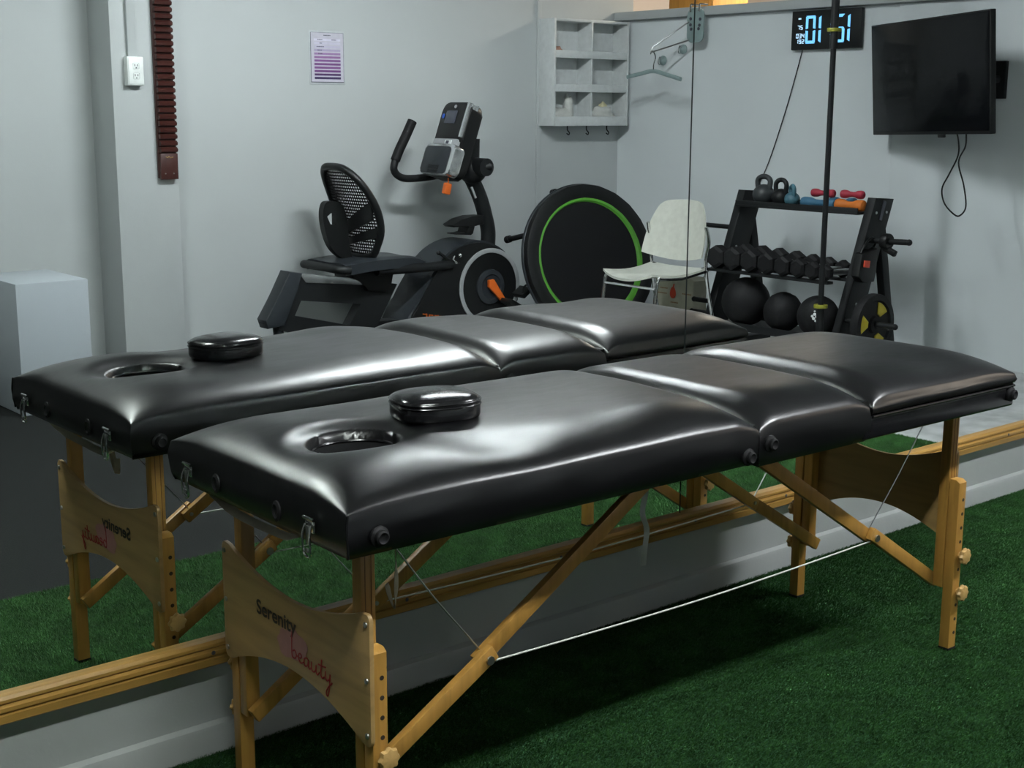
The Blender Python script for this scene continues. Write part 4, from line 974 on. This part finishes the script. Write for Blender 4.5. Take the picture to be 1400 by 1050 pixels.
t = thing('coat_hanger', 'clear teal plastic coat hanger hanging from the swing arm', 'hanger', (6.05, 3.55, 1.47), seen=True)
bm = B(); tube(bm, spline([(6.05, 3.775, 1.490), (6.05, 3.66, 1.508), (6.05, 3.55, 1.522), (6.05, 3.43, 1.497), (6.05, 3.318, 1.470)], 6), .0125, 8, flat=(Vector((1, 0, 0)), .45)); obj('bar', bm, CLEART, t)
bm = B(); tube(bm, spline([(6.05, 3.55, 1.52), (6.05, 3.548, 1.56), (6.05, 3.535, 1.60), (6.05, 3.548, 1.630), (6.05, 3.566, 1.640), (6.05, 3.576, 1.622)], 6), .0035, 8); obj('hook', bm, CHROME, t)
for y, z, lab in ((3.755, 1.597, 'round teal wall hook just above the hanger'), (3.585, 1.660, 'round teal wall hook just under the clear ledge hook plate')):
    t = thing('wall_hook', lab, 'hook', (6.345, y, z), 'round wall hooks', seen=True)
    bm = B(); lathe(bm, [(.030, 0), (.030, .006), (.020, .012), (.010, .020), (0, .022)], (6.347, y, z), (-1, 0, 0), 24); obj('disc', bm, CLEART, t)
    bm = B(); tube(bm, spline([(6.33, y, z+.01), (6.315, y, z+.02), (6.305, y+.004, z-.005), (6.312, y+.006, z-.024), (6.325, y+.006, z-.026)]), .004, 8); obj('hook', bm, CHROME, t)

# ------------------------------------------------------------------ poster, outlet, notched board, pedestal
t = thing('wall_poster', 'laminated purple chart poster taped to the wall above the bike', 'poster', (4.12, 4.15, 1.42), seen=True)
xa, xb, za, zb2 = 4.008, 4.236, 1.422, 1.708
bm = B(); box(bm, ((xa+xb)/2, 4.1535, (za+zb2)/2), (xb-xa, .002, zb2-za), bev=.0008); obj('laminate', bm, LAMIN, t)
bm = B(); box(bm, ((xa+xb)/2, 4.152, (za+zb2)/2), (.211, .0014, .266)); obj('border', bm, INK, t)
bm = B(); box(bm, ((xa+xb)/2, 4.151, (za+zb2)/2+.001), (.206, .0014, .261)); obj('sheet', bm, PAPER, t)
cols = [(.60, .58, .70), (.52, .50, .62), (.48, .45, .58), (.38, .33, .48), (.30, .18, .36), (.26, .13, .30), (.20, .085, .25), (.17, .065, .21), (.19, .075, .23), (.15, .05, .19), (.085, .04, .13), (.05, .03, .10)]
PM = [mat('poster_bar', c, .35, kind='soft') for c in cols]
bm = B()
for i in range(12): box(bm, (4.122, 4.150, 1.659-.0185*i), (.168, .0012, .0115), mi=i)
obj('chart_bars', bm, PM, t)
bm = B(); R_ = random.Random(3)
for z, xs in ((1.683, (4.10, 4.145)), (1.6595, (4.062, 4.092)), (1.6595, (4.15, 4.18)), (1.641, (4.075, 4.09)), (1.6225, (4.055, 4.10)), (1.604, (4.06, 4.085)), (1.5855, (4.066, 4.09))):
    x = xs[0]
    while x < xs[1]: wd = .002+.003*R_.random(); box(bm, (x, 4.1493, z), (wd, .0008, .0045)); x += wd+.0015
obj('fine_print', bm, INK, t)

t = thing('wall_outlet', 'white surface-mounted double outlet with conduit on the pilaster', 'outlet', (2.945, 4.085, 1.37), seen=True)
bm = B(); box(bm, (2.955, 4.069, 1.468), (.085, .044, .138), bev=.004); obj('box', bm, OUTW, t)
bm = B(); box(bm, (2.955, 4.0455, 1.468), (.076, .006, .126), bev=.003); obj('cover_plate', bm, OUTW, t)
for dz in (.024, -.024):
    bm = B(); box(bm, (2.955, 4.042, 1.468+dz), (.032, .003, .030), bev=.004); so = obj('socket', bm, OUTW, t)
    bm = B(); box(bm, (2.948, 4.040, 1.472+dz), (.003, .002, .010)); box(bm, (2.962, 4.040, 1.472+dz), (.003, .002, .010)); cyl(bm, (2.955, 4.041, 1.459+dz), (2.955, 4.0385, 1.459+dz), .003, n=8); obj('slot', bm, INK, so)
bm = B(); box(bm, (2.952, 4.079, 2.14), (.044, .020, 1.21), bev=.003); obj('conduit', bm, PAINT, t)

t = thing('notched_board', 'dark red wooden notched board mounted upright on the pilaster', 'wooden board', (3.11, 4.085, .94), seen=True)
bm = B(); box(bm, (3.113, 4.079, 1.85), (.098, .020, 1.81), bev=.002); obj('backboard', bm, REDWOOD, t)
bm = B(); z = 1.072
while z < 2.70:
    prism(bm, [(3.068, 4.070, z), (3.068, 4.046, z+.004), (3.068, 4.042, z+.017), (3.068, 4.056, z+.026), (3.068, 4.070, z+.027)], (.092, 0, 0)); z += .0325
obj('tooth_strip', bm, REDWOOD, t, ang=15)
bm = B(); box(bm, (3.114, 4.061, 1.003), (.094, .018, .128), bev=.002); fb = obj('foot_block', bm, REDWOOD, t)
bm = B(); tube(bm, spline([(3.095, 4.0515, 1.052), (3.105, 4.0515, 1.047), (3.112, 4.0515, 1.053), (3.120, 4.0515, 1.046), (3.135, 4.0515, 1.050)]), .0018, 5); obj('gold_mark', bm, GOLD, fb)
for x in (3.09, 3.135):
    bm = B(); cyl(bm, (x, 4.0525, .968), (x, 4.0500, .968), .004, n=10); obj('screw', bm, STEEL, fb)

t = single('pedestal', box(B(), (2.185, 3.53, .283), (.315, .46, .566), bev=.003), PEDM, 'plain pale blue-grey box pedestal on the rubber floor beside the pilaster', 'pedestal', (2.185, 3.53, 0), seen=True)
